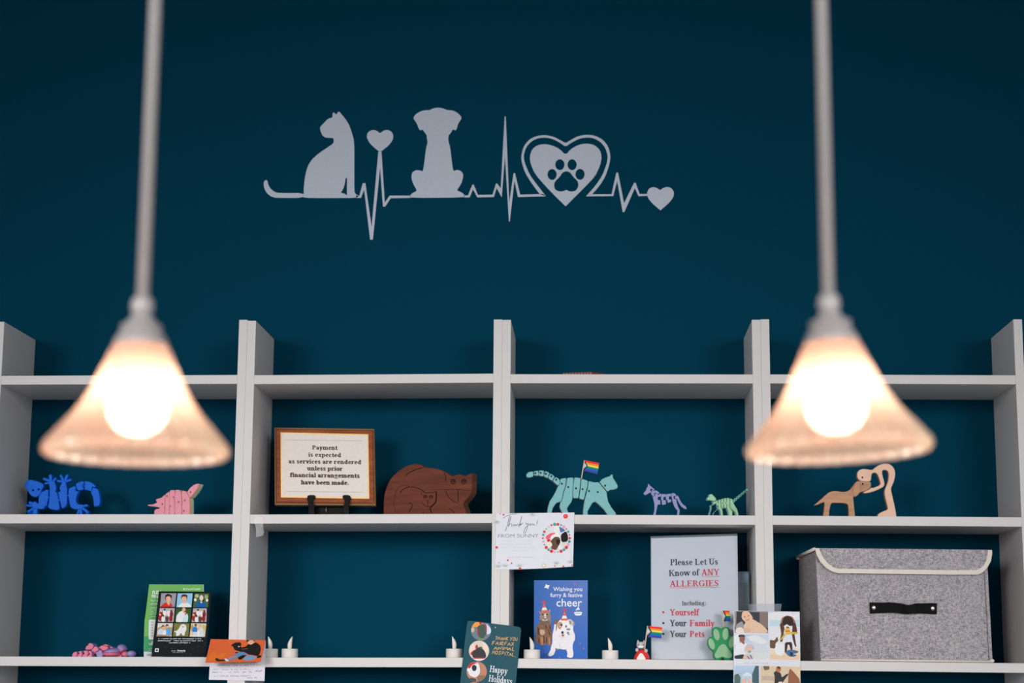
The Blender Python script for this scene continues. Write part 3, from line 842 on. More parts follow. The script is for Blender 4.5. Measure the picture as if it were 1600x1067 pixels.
puzzle(tcat, pl, pieces, 0.014, teal, rawb, holes=Tq('250,275 328,270 405,285 485,322 555,370 640,430 733,478 848,497 945,510 1040,538 1168,552 1277,458'), hr=1.35, smooth=1, z0=Z2b)

def flag(label, pole, poly_tl, poly_tr, poly_br, poly_bl, Y, tip, group='small rainbow flags'):
    pl_ = Plane(at_y(*poly_tl, Y))
    r = empty('pride_flag', at_y(*pole[1], Y), label, 'flag', group)
    MB().tube([pl_.p3(*pole[0], 0.0004), pl_.p3(*pole[1], 0.0004)], 0.0013, 8).build('stick', mat('pale_stick', (222, 190, 160), 0.6, gain=1.2), r)
    MB().slab(pl_, [[poly_tl, poly_tr, poly_br, poly_bl]], 0.0004, off=-0.0006, bev=0.00005).build('cloth', mat('flag_cloth', (230, 220, 215), 0.7), r)
    q = Print(pl_, gain=1.35, base=-0.0005)
    def uv(u, v):
        a = (poly_tl[0]*(1-u)+poly_tr[0]*u, poly_tl[1]*(1-u)+poly_tr[1]*u); b = (poly_bl[0]*(1-u)+poly_br[0]*u, poly_bl[1]*(1-u)+poly_br[1]*u)
        return (a[0]*(1-v)+b[0]*v, a[1]*(1-v)+b[1]*v)
    cols = [(226, 48, 44), (236, 126, 56), (240, 196, 70), (24, 122, 96), (20, 92, 168), (62, 60, 150)]
    for i, c in enumerate(cols):
        q.poly([uv(0, i/6), uv(1, i/6), uv(1, (i+1)/6), uv(0, (i+1)/6)], c)
    for d, c in ((tip, (30, 22, 24)), (tip*.86, (110, 66, 44)), (tip*.72, (108, 186, 208)), (tip*.48, (236, 160, 178)), (tip*.28, (244, 240, 240))):
        k = d/tip
        s_ = max(0.0, .5-.5*k-.02)
        q.poly([uv(0, s_), uv(max(0, (d-.26*1.0)), s_) if k > .65 else uv(0.001, s_), uv(d, .5), uv(max(0, (d-.26)), 1-s_) if k > .65 else uv(0.001, 1-s_), uv(0, 1-s_)], c)
    q.build('stripes', r)
    return r
flag('tiny rainbow flag standing in the back of the turquoise wooden cat', Tq('972,85 925,362'), *Tq('965,80 1188,125 1162,288 950,235'), 0.036, 0.30)

# purple dog
Z2b = shelf_z(1, 0.38)
def Dq(t): return T(995, 745, 16.41, t)
purp = mat('lavender_paint', (132, 132, 178), 0.5, 0.3, var=0.05, scale=80, gain=1.25)
purp_s = mat('lavender_edge', (60, 52, 84), 0.6, var=0.05)
pl = Plane(at_y(1040, 800, 0.05))
pd = empty('dog_puzzle', base_at(1040, 803, 0.06, 1), 'small lavender wooden jigsaw dog standing between two wooden cats', 'wooden toy', 'wooden puzzle animals')
dogp = [('head', Dq('290,165 335,215 400,270 462,322 450,352 400,322 370,296 342,345 392,385 340,402 280,440 230,470 185,455 168,425 210,370 238,340 250,280 278,255')),
 ('neck_piece', Dq('380,345 405,330 450,362 470,347 500,345 585,402 545,452 480,402 436,440 470,475 430,498 385,470 348,400 392,392')),
 ('body_piece', Dq('555,465 600,420 626,435 620,510 548,512 536,585 606,598 605,718 550,705 525,760 505,880 475,990 413,990 430,930 450,850 450,690 415,540 390,480 432,505 478,480 462,445 482,412')),
 ('body_piece', Dq('633,437 755,440 752,512 690,514 680,588 750,600 748,705 700,716 645,718 638,598 615,585 622,520')),
 ('body_piece', Dq('762,440 880,426 884,498 826,508 822,575 890,582 884,642 790,672 778,590 745,584 745,520')),
 ('body_piece', Dq('890,420 935,413 985,427 1008,460 1016,492 945,498 945,560 1018,570 1025,650 1060,760 1105,850 1080,990 1025,990 1040,860 1000,825 950,740 915,640 900,560 886,500')),
 ('tail_piece', Dq('975,508 1018,490 1040,470 1080,520 1110,600 1170,690 1250,750 1280,800 1275,835 1200,810 1120,740 1060,640 1030,565 975,552'))]
puzzle(pd, pl, dogp, 0.012, purp, purp_s, bev=0.0007, z0=Z2b)

# green cat
Z2b = shelf_z(1, 0.52)
def Kq(t): return T(1095, 750, 16.41, t)
grn = mat('sage_paint', (140, 186, 142), 0.4, 0.4, var=0.1, scale=60, gain=1.2)
grn_s = mat('blue_edge_highlight', (150, 196, 214), 0.4, 0.4, var=0.1, gain=1.2)  # bluish highlights on the edges, painted in as the side colour
pl = Plane(at_y(1135, 800, 0.075), yaw=0.20)
gc = empty('cat_puzzle', base_at(1130, 803, 0.085, 1), 'small green striped wooden jigsaw cat with a straight chain tail', 'wooden toy', 'wooden puzzle animals')
gcat = [('head', Kq('222,375 245,360 295,355 312,382 370,440 402,492 378,535 335,545 300,530 270,525 230,515 185,522 165,495 180,440 215,425')),
 ('body_piece', Kq('310,548 340,552 385,538 420,515 440,515 442,745 400,785 345,830 310,920 195,920 240,810 262,740 258,640 330,625')),
 ('body_piece', Kq('452,510 512,492 520,680 560,770 580,920 538,920 490,775 452,745')), ('body_piece', Kq('522,488 585,466 588,722 555,738 528,670')),
 ('body_piece', Kq('594,465 660,455 664,722 598,720')), ('body_piece', Kq('670,455 738,460 744,700 820,800 806,920 742,920 695,775 670,730')),
 ('body_piece', Kq('748,462 810,482 832,560 870,640 940,750 998,920 930,920 880,815 820,772 752,700'))]
puzzle(gc, pl, gcat, 0.013, grn, grn_s, bev=0.0012, holes=Kq('425,620 520,610 580,595 655,590 745,585'), hr=1.0, z0=Z2b)
mb = MB()
for i in range(7):
    t = i/6
    c = Kq('%f,%f' % (842+(1192-842)*t, 540+(248-540)*t))[0]
    r_ = 2.15-.3*t
    mb.slab(pl, [ell(c[0], c[1], r_, r_, 14)] + ([ell(c[0], c[1], r_*.55, r_*.55, 10)] if i < 6 else []), 0.008, off=-0.0015*(i % 2), bev=0.0006)
mb.build('tail', tealp, gc)

# pale wooden dog and person
def Fq(t): return T(1260, 715, 10.667, t)
oak = wood('oak', (192, 146, 112), (160, 116, 86), 0.55, 10, (1, 1, 10), gain=1.2)
oak_s = wood('oak_edge', (140, 96, 66), (112, 74, 50), 0.6, 10, (1, 1, 8))
beech = mat('beech', (222, 182, 158), 0.55, 0.25, var=0.03, scale=50, gain=1.2)
beech_s = mat('beech_edge', (190, 128, 98), 0.6, 0.2, var=0.04)
pl = Plane(at_y(1330, 800, 0.03))
Z2d = shelf_z(1, 0.82)
fd = empty('dog_figurine', base_at(1310, 803, 0.04, 1), 'flat oak wood dog figurine lifting its muzzle to the pale wooden figure', 'figurine')
def settle(mb): return rest_on(mb, Z2d)
settle(MB().slab(pl, [chaikin(Fq('115,800 200,730 300,640 370,580 430,558 500,555 600,570 670,565 730,530 780,460 830,395 870,388 930,398 1000,405 1060,402 1078,420 1075,490 1030,530 960,560 890,580 840,640 800,655 780,650 790,750 800,860 818,1000 705,1000 700,800 670,765 600,755 430,752 405,780 385,870 372,1000 270,1000 290,900 305,740 260,750 190,785'), 1)], 0.02, bev=0.001, mi=0, side_mi=1)).build('body', [oak, oak_s], fd)
MB().slab(pl, [chaikin(Fq('768,600 775,520 810,440 850,398 890,420 900,480 890,580 850,630 797,657'), 1)], 0.002, off=0.0018, bev=0.0008, mi=0, side_mi=1).build('ear', [mat('ear_wood', (182, 132, 104), 0.55, gain=1.2), oak_s], fd)
MB().slab(pl, [ell(*Fq('938,436')[0], 1.2, 1.4, 14)], 0.001, off=0.0006, bev=0.0001).build('eye', dark, fd)
fp = empty('person_figurine', base_at(1375, 803, 0.04, 1), 'pale beech figurine of a bending person cupping the wooden dog\'s chin', 'figurine')
settle(MB().slab(pl, [chaikin(Fq('845,310 850,240 890,200 950,185 1020,192 1095,207 1150,160 1220,115 1310,92 1390,105 1450,155 1480,220 1482,300 1460,400 1415,500 1412,540 1440,660 1480,840 1510,1000 1150,1000 1155,970 1180,950 1250,905 1340,870 1360,850 1345,780 1310,650 1300,555 1320,500 1360,400 1375,300 1365,230 1325,205 1280,205 1262,230 1270,300 1305,420 1295,480 1200,530 1100,570 985,595 945,585 950,570 1050,528 1080,496 1110,505 1210,465 1238,435 1215,350 1185,275 1150,250 1105,255 1085,285 1080,370 1055,398 1000,402 930,395 890,385 860,350'), 1)], 0.02, off=0.0004, bev=0.0015, mi=0, side_mi=1)).build('body', [beech, beech_s], fp)
MB().slab(pl, [ell(*Fq('932,330')[0], 1.2, 1.4, 14)], 0.001, off=0.0012, bev=0.0001).build('eye', dark, fp)

# reddish plaque lying on the top board
def Uq(t): return T(850, 570, 13.33, t)
pl = Plane(at_y(915, 585, 0.13), lean=0.3)
ro = empty('wooden_plaque', base_at(915, 586, 0.13, 0), 'low reddish brown plaque just showing above the top shelf board', 'plaque')
mb = MB().slab(pl, [chaikin(Uq('375,520 375,200 385,165 650,146 950,134 1100,144 1230,168 1320,200 1340,520'), 1)], 0.016, bev=0.002)
for v in mb.v:
    if v.z < shelf_z(0, v.x)+.0003: v.z = shelf_z(0, v.x)+.0003
mb.build('board', mat('red_brown_wood', (110, 48, 36), 0.5, var=0.15, scale=40), ro)
pr = Print(pl, gain=1.0)
for i, x in enumerate(range(400, 1000, 62)):
    y = 172-18*(x-400)/600
    pr.strip(Uq('%d,%d %d,%d %d,%d %d,%d' % (x, y+60, x+6, y, x+26, y+2, x+30, y+60)), 0.7, (186, 150, 136))
    pr.strip(Uq('%d,%d %d,%d' % (x+4, y+22, x+30, y+22)), 0.5, (186, 150, 136))
pr.build('carved_letters', ro)
# ------------------------------------------------------------------ lower shelf: toys, cards, candles
Z3 = shelf_z(2)
Z3a = shelf_z(2, -0.95)
paper = mat('white_card', (206, 206, 214), 0.5, 0.25, var=0.015, scale=60, gain=1.25)

# pink and lavender jointed toy lying in a heap
def Qq(t): return T(100, 990, 12.31, t)
rose = mat('rose_paint', (214, 112, 140), 0.5, 0.3, var=0.08, scale=90, gain=1.25)
lav = mat('lilac_paint', (150, 136, 190), 0.5, 0.3, var=0.10, scale=90, gain=1.2)
hp = empty('lizard_puzzle', base_at(160, 1026, 0.10, 2), 'pink and lilac wooden jigsaw lizard lying in a low heap', 'wooden toy', 'wooden puzzle animals')
def chunk(name, pts, Y, th, a, b, bev=0.0012):
    mb = MB().slab(Plane(at_y(160, 1020, Y)), [chaikin(Qq(pts), 1)], th, bev=bev, mi=0, side_mi=1)
    for v in mb.v:
        if v.z < Z3a+.0025: v.z = Z3a+.0002
    mb.build(name, [a, b], hp)
chunk('tail_piece', '155,450 155,395 195,350 250,342 255,450', 0.075, .03, rose, lav)
chunk('tail_piece', '258,450 262,400 300,380 265,345 345,325 350,450', 0.073, .03, rose, lav)
chunk('tail_piece', '354,450 356,405 395,385 362,325 445,322 450,345 470,355 470,390 445,405 448,450', 0.071, .03, rose, lav)
chunk('tail_piece', '452,450 455,412 500,395 450,330 520,330 540,400 535,450', 0.074, .03, rose, lav)
chunk('body_piece', '400,312 425,235 460,225 475,180 530,182 575,225 550,285 520,310', 0.105, .035, rose, lav)
chunk('body_piece', '520,320 560,280 590,240 640,255 665,300 650,340 600,345 610,400 545,400', 0.095, .035, rose, lav)
chunk('body_piece', '600,350 650,350 680,310 720,325 740,380 745,425 700,440 640,440 615,400', 0.08, .03, lav, rose)
chunk('body_piece', '660,270 720,225 800,235 860,270 830,300 770,335 720,320', 0.11, .04, rose, lav)
chunk('body_piece', '735,225 790,198 840,215 860,255 800,240', 0.125, .03, mat('coral_paint', (226, 104, 100), 0.5, gain=1.2), lav)
chunk('body_piece', '855,262 890,242 930,250 940,285 860,290', 0.13, .03, rose, lav)
mb = MB()
c = at_y(*Qq('935,355')[0], 0.10); mb.ball(c, 0.0215, 0.03, 0.0095, rot=Matrix.Rotation(-0.18, 3, 'Y'))
mb.build('shell', lav, hp)
mb = MB(); c = at_y(*Qq('925,405')[0], 0.095); mb.ball((c.x, c.y, Z3a+.0068), 0.0215, 0.032, 0.0065); mb.build('belly', rose, hp)
mb = MB(); c = at_y(*Qq('1120,280')[0], 0.11); mb.ball(c, 0.0115, 0.02, 0.0092, rot=Matrix.Rotation(0.3, 3, 'Y')); mb.build('head', lav, hp)
mb = MB(); c = at_y(*Qq('1100,325')[0], 0.105); mb.ball(c, 0.012, 0.015, 0.006, rot=Matrix.Rotation(-0.5, 3, 'Y')); mb.build('neck', rose, hp)
mb = MB(); c = at_y(*Qq('1190,390')[0], 0.09); mb.ball((c.x, c.y, Z3a+.0069), 0.0095, 0.016, 0.0066); mb.build('foot', rose, hp)
mb = MB(); c = at_y(*Qq('1300,385')[0], 0.09); mb.ball((c.x, c.y, Z3a+.0078), 0.0105, 0.016, 0.0075); mb.build('foot', lav, hp)
mb = MB(); mb.box(at_y(200, 1025, .1).x-.052, at_y(200, 1025, .1).x-.012, .09, .13, Z3a+.0002, Z3a+.006, .002); mb.build('leg', rose, hp)

# green brochure behind the black card
def R1(t): return T(215, 900, 12.31, t)
def R2(t): return T(215, 960, 12.31, t)
pl = Plane(at_y(275, 1026, 0.075), lean=0.34)
br = empty('brochure', base_at(275, 1026, 0.08, 2), 'tall green brochure with white print half hidden behind the black photo card', 'brochure')
ol = R1('222,160 1270,162')+R2('1270,815 120,815')+R2('118,620 122,420 135,200')+R1('165,650 200,350')
MB().slab(pl, [ol], 0.0006, bev=0.0001).build('sheet', paper, br)
pr = Print(pl)
gt, gb = (112, 172, 92), (48, 142, 104)
pr.poly(R1('222,162 1262,164')+R2('1262,715 122,715'), [gt, gt, gb, gb])
pr.poly(R2('122,715 122,420')+R1('134,860 165,650 200,350 222,162')+R1('240,300')+R2('260,200 262,715'), gt)
pr.poly(R2('122,715 119,560 122,420 300,420 300,715'), [gb, gb, (70, 152, 100), (70, 152, 100), gb])
sans(pr, 'CareCredit', R1('925,268')[0], R1('1212,264')[0], 2.9, (236, 240, 236), 0.012)
pr.poly(R1('865,262 895,225 915,262'), (236, 240, 236))
sans(pr, 'FLEX', R1('285,345')[0], R1('455,345')[0], 5.0, (240, 242, 240), 0.03)
sans(pr, 'FINA', R1('272,420')[0], R1('445,420')[0], 5.0, (240, 242, 240), 0.03)
sans(pr, 'for all', R1('260,490')[0], R1('420,490')[0], 3.4, (214, 232, 206))
sans(pr, 'of the', R1('250,552')[0], R1('400,552')[0], 3.4, (214, 232, 206))
for k, y in enumerate((622, 662, 702, 738, 780)):
    scrawl(pr, R1('%d,%d' % (250-k*5, y))[0], R1('%d,%d' % (400, y))[0], 1.8, (206, 228, 200), 0.6, k)
pr.poly(chaikin(R2('215,110 240,98 420,98 420,485 230,485 212,465'), 1), (224, 226, 228))
for k in range(6): pr.strip(R2('255,%d 300,%d' % (150+k*52, 150+k*52)), 1.6, (170, 176, 182))
sans(pr, 'ap', R2('270,540')[0], R2('330,540')[0], 3.2, (240, 242, 240), 0.02)
sans(pr, 'USE', R2('222,588')[0], R2('330,588')[0], 3.4, (240, 242, 240), 0.03)
scrawl(pr, R2('210,660')[0], R2('300,660')[0], 1.6, (206, 228, 200), 0.5, 9); scrawl(pr, R2('210,695')[0], R2('300,695')[0], 1.6, (206, 228, 200), 0.5, 10)
sans(pr, 'health', R2('175,788')[0], R2('262,788')[0], 2.0, (96, 120, 150), 0.01)
pr.build('print', br)

# black photo card
pl = Plane(at_y(275, 1026, 0.028), lean=0.40)
bk = empty('photo_card', base_at(275, 1026, 0.03, 2), 'black greeting card with a grid of nine small family photos', 'greeting card')
MB().slab(pl, [R1('410,290 1422,300')+R2('1312,808 262,808')], 0.0008, bev=0.0001).build('card_sheet', mat('black_card', (26, 32, 37), 0.5, 0.12, var=0.08, scale=90, gain=1.1), bk)
pr = Print(pl)
rnd = random.Random(3)
for _ in range(26):
    t_ = rnd.random(); v_ = rnd.random()
    x = 262+(1312-262)*t_ + (1-v_)*30; y = 440+360*v_
    pr.oval(*R2('%f,%f' % (x, y))[0], .35, .35, (120, 130, 136), n=6)
for (a, b, y, k) in ((400, 1230, 478, 1), (372, 1250, 518, 2), (600, 1015, 556, 3)):
    scrawl(pr, R2('%d,%d' % (a, y))[0], R2('%d,%d' % (b, y+2))[0], 2.0, (214, 216, 218), 0.75, k, .1)
pr.poly(R2('340,652 408,654 402,724 330,722'), (226, 226, 226)); pr.poly(R2('356,668 392,668 388,706 352,706'), (50, 52, 56))
sans(pr, 'Shutterfly', R2('765,712')[0], R2('922,714')[0], 2.6, (222, 224, 226), 0.02)
scrawl(pr, R2('655,712')[0], R2('745,712')[0], 1.8, (190, 192, 196), 0.6, 20); scrawl(pr, R2('680,742')[0], R2('892,744')[0], 1.3, (140, 146, 150), 0.5, 21)
pr.build('print', bk)
def photo(parent, quad, shapes, F, base=1.7e-4, pl_=None, gain=1.3, name='photo'):
    """small printed picture: background patch then shapes (kind, data, colour) measured like the quad"""
    q = Print(pl_ or pl, gain=gain, base=base)
    bgc = shapes[0]
    q.poly(F(quad), bgc)
    for kind, data, c in shapes[1:]:
        if kind == 'p': q.poly(chaikin(F(data), 1, True, .14), c)
        elif kind == 'q': q.poly(chaikin(F(data), 1, True, .12), c)
        elif kind == 'r': q.poly(F(data), c)
        elif kind == 'o':
            x, y, rx, ry = data; a = F('%f,%f' % (x, y))[0]; b = F('%f,%f' % (x+rx, y+ry))[0]
            q.oval(a[0], a[1], b[0]-a[0], b[1]-a[1], c)
        elif kind == 's': q.strip(F(data[0]), data[1], c)
    return q.build(name, parent, 0.1)
SK = (226, 168, 136); HA = (44, 30, 28)
photo(bk, '455,330 745,330 715,592 432,592', [(150, 146, 156), ('p', '432,592 445,575 530,510 600,500 655,535 682,592', (206, 50, 40)), ('o', (590, 420, 62, 78), HA), ('o', (592, 440, 48, 62), SK), ('p', '555,500 600,500 625,520 598,575', SK), ('p', '530,420 535,365 600,345 660,375 655,420 640,395 600,385 550,400', HA)], R1)
photo(bk, '770,332 1060,332 1035,600 745,600', [(140, 186, 216), ('p', '775,600 790,560 860,515 950,510 1020,550 1032,600', (224, 222, 226)), ('o', (898, 425, 58, 72), (92, 56, 40)), ('o', (895, 442, 48, 62), SK), ('p', '860,490 930,490 940,520 880,525', SK), ('p', '836,420 845,365 900,345 962,370 955,420 935,392 870,395', (84, 50, 36))], R1)
photo(bk, '1095,335 1375,335 1355,600 1070,600', [(70, 98, 58), ('o', (1140, 380, 40, 36), (168, 176, 120)), ('o', (1320, 400, 34, 40), (150, 164, 104)), ('o', (1110, 455, 26, 30), (226, 206, 214)), ('o', (1335, 465, 24, 28), (226, 206, 214)), ('p', '1190,470 1190,380 1230,345 1280,390 1280,490', (54, 34, 34)), ('o', (1228, 420, 38, 56), (228, 200, 196)), ('p', '1125,600 1130,515 1200,495 1250,500 1310,515 1312,600', (28, 90, 156)), ('p', '1200,490 1250,490 1225,530', (232, 214, 208))], R1)
grp = lambda x0, y0, m: [(168, 164, 172)]+[z for i, (dx, dy, c) in enumerate(((60, 95, (140, 40, 44)), (130, 70, (236, 232, 234)), (205, 80, (226, 226, 232)), (262, 90, (140, 44, 50)), (40, 165, (150, 44, 44)), (100, 185, (232, 228, 230)), (175, 180, (90, 60, 50)), (250, 175, (148, 40, 44)))) for z in (('o', (x0+dx*m, y0+dy+40, 34, 60), c), ('o', (x0+dx*m, y0+dy-22, 17, 22), (72, 44, 40) if i % 2 else SK))]
photo(bk, '428,615 715,618 690,880 395,875', grp(395, 600, .98), R1)
photo(bk, '740,620 1035,625 1010,888 715,885', [(56, 84, 44), ('p', '735,885 750,760 800,690 860,670 905,720 900,800 880,886', (232, 226, 228)), ('o', (890, 652, 36, 44), SK), ('p', '905,720 935,680 960,730 975,780 965,886 870,886 870,800', (190, 206, 226)), ('o', (920, 705, 30, 40), (100, 62, 48)), ('o', (910, 712, 18, 26), SK)], R1)
photo(bk, '1070,620 1330,620 1325,880 1040,885', grp(1045, 605, .9), R1)
photo(bk, '390,165 680,168 655,420 365,420', [(210, 200, 190), ('p', '380,260 470,220 600,240 672,250 655,420 365,420', (170, 150, 104)), ('p', '370,400 390,310 440,265 500,290 520,400', (190, 200, 216)), ('o', (490, 232, 28, 28), HA), ('o', (495, 252, 24, 24), SK), ('p', '480,400 500,300 540,290 560,400', (226, 216, 216)), ('o', (525, 262, 20, 26), SK), ('p', '545,400 560,280 600,255 640,300 640,400', (92, 156, 208)), ('o', (568, 218, 30, 30), HA), ('o', (570, 238, 24, 24), SK), ('r', '375,385 560,395 555,418 370,418', (170, 120, 96))], R2)
photo(bk, '705,168 1000,170 975,425 680,420', [(116, 114, 62), ('p', '690,330 760,310 800,260 830,200 880,180 935,210 940,290 915,340 900,410 860,400 840,350 800,405 740,415 740,345', (226, 222, 216)), ('o', (872, 236, 46, 46), (240, 236, 230)), ('o', (872, 240, 12, 9), (70, 60, 60)), ('o', (852, 222, 6, 6), (50, 44, 44)), ('o', (892, 222, 6, 6), (50, 44, 44))], R2)
photo(bk, '1030,168 1325,172 1295,432 1000,428', [(206, 190, 160), ('p', '1030,200 1080,210 1060,310 1015,300', (170, 150, 90)), ('p', '1250,200 1315,210 1300,320 1240,290', (196, 170, 110)), ('p', '1045,330 1060,250 1110,230 1150,260 1150,330 1110,350', (46, 120, 194)), ('o', (1118, 205, 24, 28), (120, 76, 60)), ('p', '1060,428 1075,335 1140,335 1140,428', (200, 204, 214)), ('p', '1190,330 1195,260 1225,245 1262,290 1250,360', (196, 206, 224)), ('o', (1205, 222, 22, 26), SK), ('p', '1140,428 1145,320 1170,300 1195,330 1195,428', (230, 216, 214)), ('o', (1168, 275, 18, 24), SK), ('p', '1195,428 1200,350 1255,350 1262,428', (196, 206, 226))], R2)

# orange folded card taped over the shelf edge
def Oq(t): return T(310, 985, 13.01, t)
pw = Plane(at_y(370, 1050, -0.0020))
oc = empty('folded_card', at_y(370, 1064, -0.002), 'folded orange photo card with a handwritten white back, hanging over the shelf edge', 'greeting card')
MB().slab(pw, [Oq('250,176 1370,200 1357,600 1345,1025 212,1000 235,600')], 0.0006, bev=0.0001).build('back_sheet', paper, oc)
pr = Print(pw)
ink = (96, 100, 140)
for k, (a, b, y) in enumerate(((330, 1250, 672), (330, 1260, 728), (285, 1240, 812), (285, 1110, 868), (320, 1060, 945))):
    scrawl(pr, Oq('%d,%d' % (a, y))[0], Oq('%d,%d' % (b, y-6))[0], 3.4, ink, 0.5, 30+k, .2)
scrawl(pr, Oq('1150,850')[0], Oq('1300,835')[0], 3.6, ink, 0.6, 40, .1); scrawl(pr, Oq('1000,985')[0], Oq('1300,985')[0], 3.4, ink, 0.6, 41, .2)
pr.build('handwriting', oc)
top = at_y(*Oq('810,186')[0], -0.0028)
pf = Plane(top, lean=0.80)
ofl = Oq('250,174 1370,197 1270,632 140,655')
MB().slab(pf, [ofl], 0.0006, bev=0.0001).build('front_flap', mat('orange_card', (214, 98, 56), 0.5, 0.12, var=0.03, scale=30, gain=1.25), oc)
photo(oc, '252,178 1362,201 1266,628 146,650', [(214, 98, 56), ('p', '150,640 250,460 330,440 360,500 450,470 560,450 520,560 300,600', (224, 112, 44)),
  ('p', '1000,290 1100,240 1190,250 1255,300 1275,370 1250,480 1200,520 1100,500 1010,490 900,450 760,470 745,440 880,440 740,400 700,320 660,310 700,270 760,245 840,240 875,265 860,330 880,345 960,330', (36, 32, 32)),
  ('p', '985,198 1145,201 1150,235 1110,270 1060,292 1010,265 980,225', SK), ('p', '975,197 1045,198 1010,225 1000,245 980,225', HA), ('p', '1110,200 1150,202 1150,225 1130,222', HA),
  ('p', '800,320 835,312 850,330 815,345', (216, 160, 140)), ('p', '565,580 640,540 740,480 850,432 940,440 1020,490 900,500 800,560 640,620 590,625', (92, 132, 170)), ('p', '600,570 700,520 770,510 780,540 690,570 620,600', (190, 120, 96)),
  ('p', '915,590 930,545 1000,505 1100,505 1190,545 1150,580 1060,612 960,615', (120, 150, 178)), ('p', '800,545 900,500 980,500 920,560 860,595 815,590', (30, 28, 28)), ('p', '1180,545 1220,500 1280,510 1280,540 1210,570', (36, 32, 32)),
  ('p', '345,570 380,560 430,590 540,590 545,625 440,632 380,632 345,600', (60, 44, 32)), ('p', '525,580 560,570 620,610 600,630 550,615', (226, 220, 218)), ('s', ('880,392 930,378 1000,372', 0.8), (150, 84, 52)),
  ('s', ('270,560 310,470 330,540 350,470 380,450', 0.8), (236, 128, 52)), ('s', ('420,540 480,500 500,540 560,460', 0.8), (236, 128, 52))], Oq, pl_=pf, gain=1.3)

# flameless tealights
def tealight_parts():
    r = empty('tealight', (0, 0, 0), 'x', 'candle', 'flameless tealights on the lower shelf')
    wm = mat('candle_plastic', (214, 208, 202), 0.45, 0.35, var=0.02, gain=1.2)
    MB().lathe([(0, 0), (.0183, 0), (.0187, .001), (.0187, .0195), (.0180, .0203), (.0165, .0203), (.0160, .0185), (.005, .0175), (0, .0175)], (0, 0, 0), 40).build('base', wm, r)
    fl = MB(); vs = []; n = 14
    prof = [(.0040, .017), (.0046, .022), (.0052, .028), (.0050, .033), (.0040, .038), (.0026, .043), (.0012, .0465), (.0002, .0485)]
    bend = lambda z: -0.0055*max(0, (z-.030)/.0185)**1.6
    for k, (rr, z) in enumerate(prof):
        for i in range(n): vs.append((rr*math.cos(2*PI*i/n)+bend(z)+.0004, rr*math.sin(2*PI*i/n), z))
    fl.add(vs, [(k*n+i, k*n+(i+1) % n, (k+1)*n+(i+1) % n, (k+1)*n+i) for k in range(len(prof)-1) for i in range(n)], 0, True)
    fl.build('flame', mat('flame_plastic', (222, 212, 200), 0.4, 0.3, var=0.02, gain=1.2), r)
    return r
proto = tealight_parts()
tl = [(421.5, .06, 0.3, 'flameless white tealight beside the orange folded card, left of a pair'), (452.5, .06, 3.3, 'flameless white tealight, right one of the pair near the orange card'),
      (709.5, .05, 0.1, 'flameless white tealight just left of the dark green holiday card'), (831, .028, 0.1, 'flameless white tealight in front of the blue pet greeting card'),
      (953.5, .05, 0.2, 'flameless white tealight between the blue pet card and the kitten figurine')]
for i, (px, Y, rz, lb) in enumerate(tl):
    if i == 0: t_ = proto
    else:
        t_ = proto.copy(); COL.objects.link(t_)
        for ch in list(proto.children):
            c2 = ch.copy(); COL.objects.link(c2); c2.parent = t_
    p = at_y(px, 1027, Y)
    t_.location = (p.x, Y, shelf_z(2, p.x)+.0001); t_.rotation_euler = (0, 0, rz); t_['label'] = lb

# dark green holiday card
def HQ(t): return T(715, 960, 9.973, t)
pl = Plane(at_y(768, 1040, -0.0025))
hc = empty('holiday_card', at_y(768, 1120, -0.0025), 'dark green rounded holiday card with round pet photos, hung tilted on the shelf edge', 'greeting card')
gcol = mat('pine_green_card', (40, 82, 94), 0.5, 0.1, var=0.05, scale=120, gain=1.15)
MB().slab(pl, [chaikin(HQ('150,102 205,98 560,142 940,188 975,200 992,240 950,640 850,1640 800,1660 20,1570 -10,1520 60,880'), 1, True, .12)], 0.0007, bev=0.0001).build('card_sheet', gcol, hc)
pr = Print(pl, gain=1.15)
gold_ink = (206, 160, 104)
hand(pr, 'THANK YOU', HQ('585,395')[0], HQ('940,412')[0], 5.2, gold_ink, .2, .06, .1)
hand(pr, 'FAIRFAX', HQ('540,470')[0], HQ('885,488')[0], 5.4, gold_ink, .2, .06, .1)
hand(pr, 'ANIMAL', HQ('565,545')[0], HQ('905,565')[0], 5.2, gold_ink, .2, .06, .1)
hand(pr, 'HOSPITAL,', HQ('540,612')[0], HQ('940,660')[0], 5.4, gold_ink, .2, .06, .1)
pr.build('gold_handwriting', hc)
pr = Print(pl, gain=1.15)
serif(pr, 'Happy', HQ('495,892')[0], HQ('775,930')[0], 10.0, (222, 224, 226), .12, .05, .44)
serif(pr, 'Holidays', HQ('478,1040')[0], HQ('850,1090')[0], 10.2, (222, 224, 226), .12, .05, .44)
pr.oval(*HQ('590,200')[0], .9, 1.1, (190, 196, 200), n=8)
pr.build('lettering', hc)
def disc(quad_c, r, shapes):
    x, y = quad_c
    q = Print(pl, gain=1.2, base=2e-4); a = HQ('%f,%f' % (x, y))[0]; R_ = r/9.973
    e0, e1 = HQ('205,103')[0], HQ('940,193')[0]
    def below(p): return (p[0], max(p[1], e0[1]+(p[0]-e0[0])*(e1[1]-e0[1])/(e1[0]-e0[0])))
    q.poly([below(p) for p in ell(a[0], a[1], R_, R_, 30)], shapes[0])
    for kind, data, c in shapes[1:]:
        pts = HQ(data) if kind != 'o' else ell(*HQ('%f,%f' % data[:2])[0], data[2]/9.973, data[3]/9.973, 16)
        if kind == 'p': pts = chaikin(pts, 1)
        cl = []
        for p in pts:
            d = math.hypot(p[0]-a[0], p[1]-a[1]); k = min(1, R_*.985/d) if d else 1
            cl.append(below((a[0]+(p[0]-a[0])*k, a[1]+(p[1]-a[1])*k)))
        q.poly(cl, c)
    q.build('round_photo', hc, 0.1)
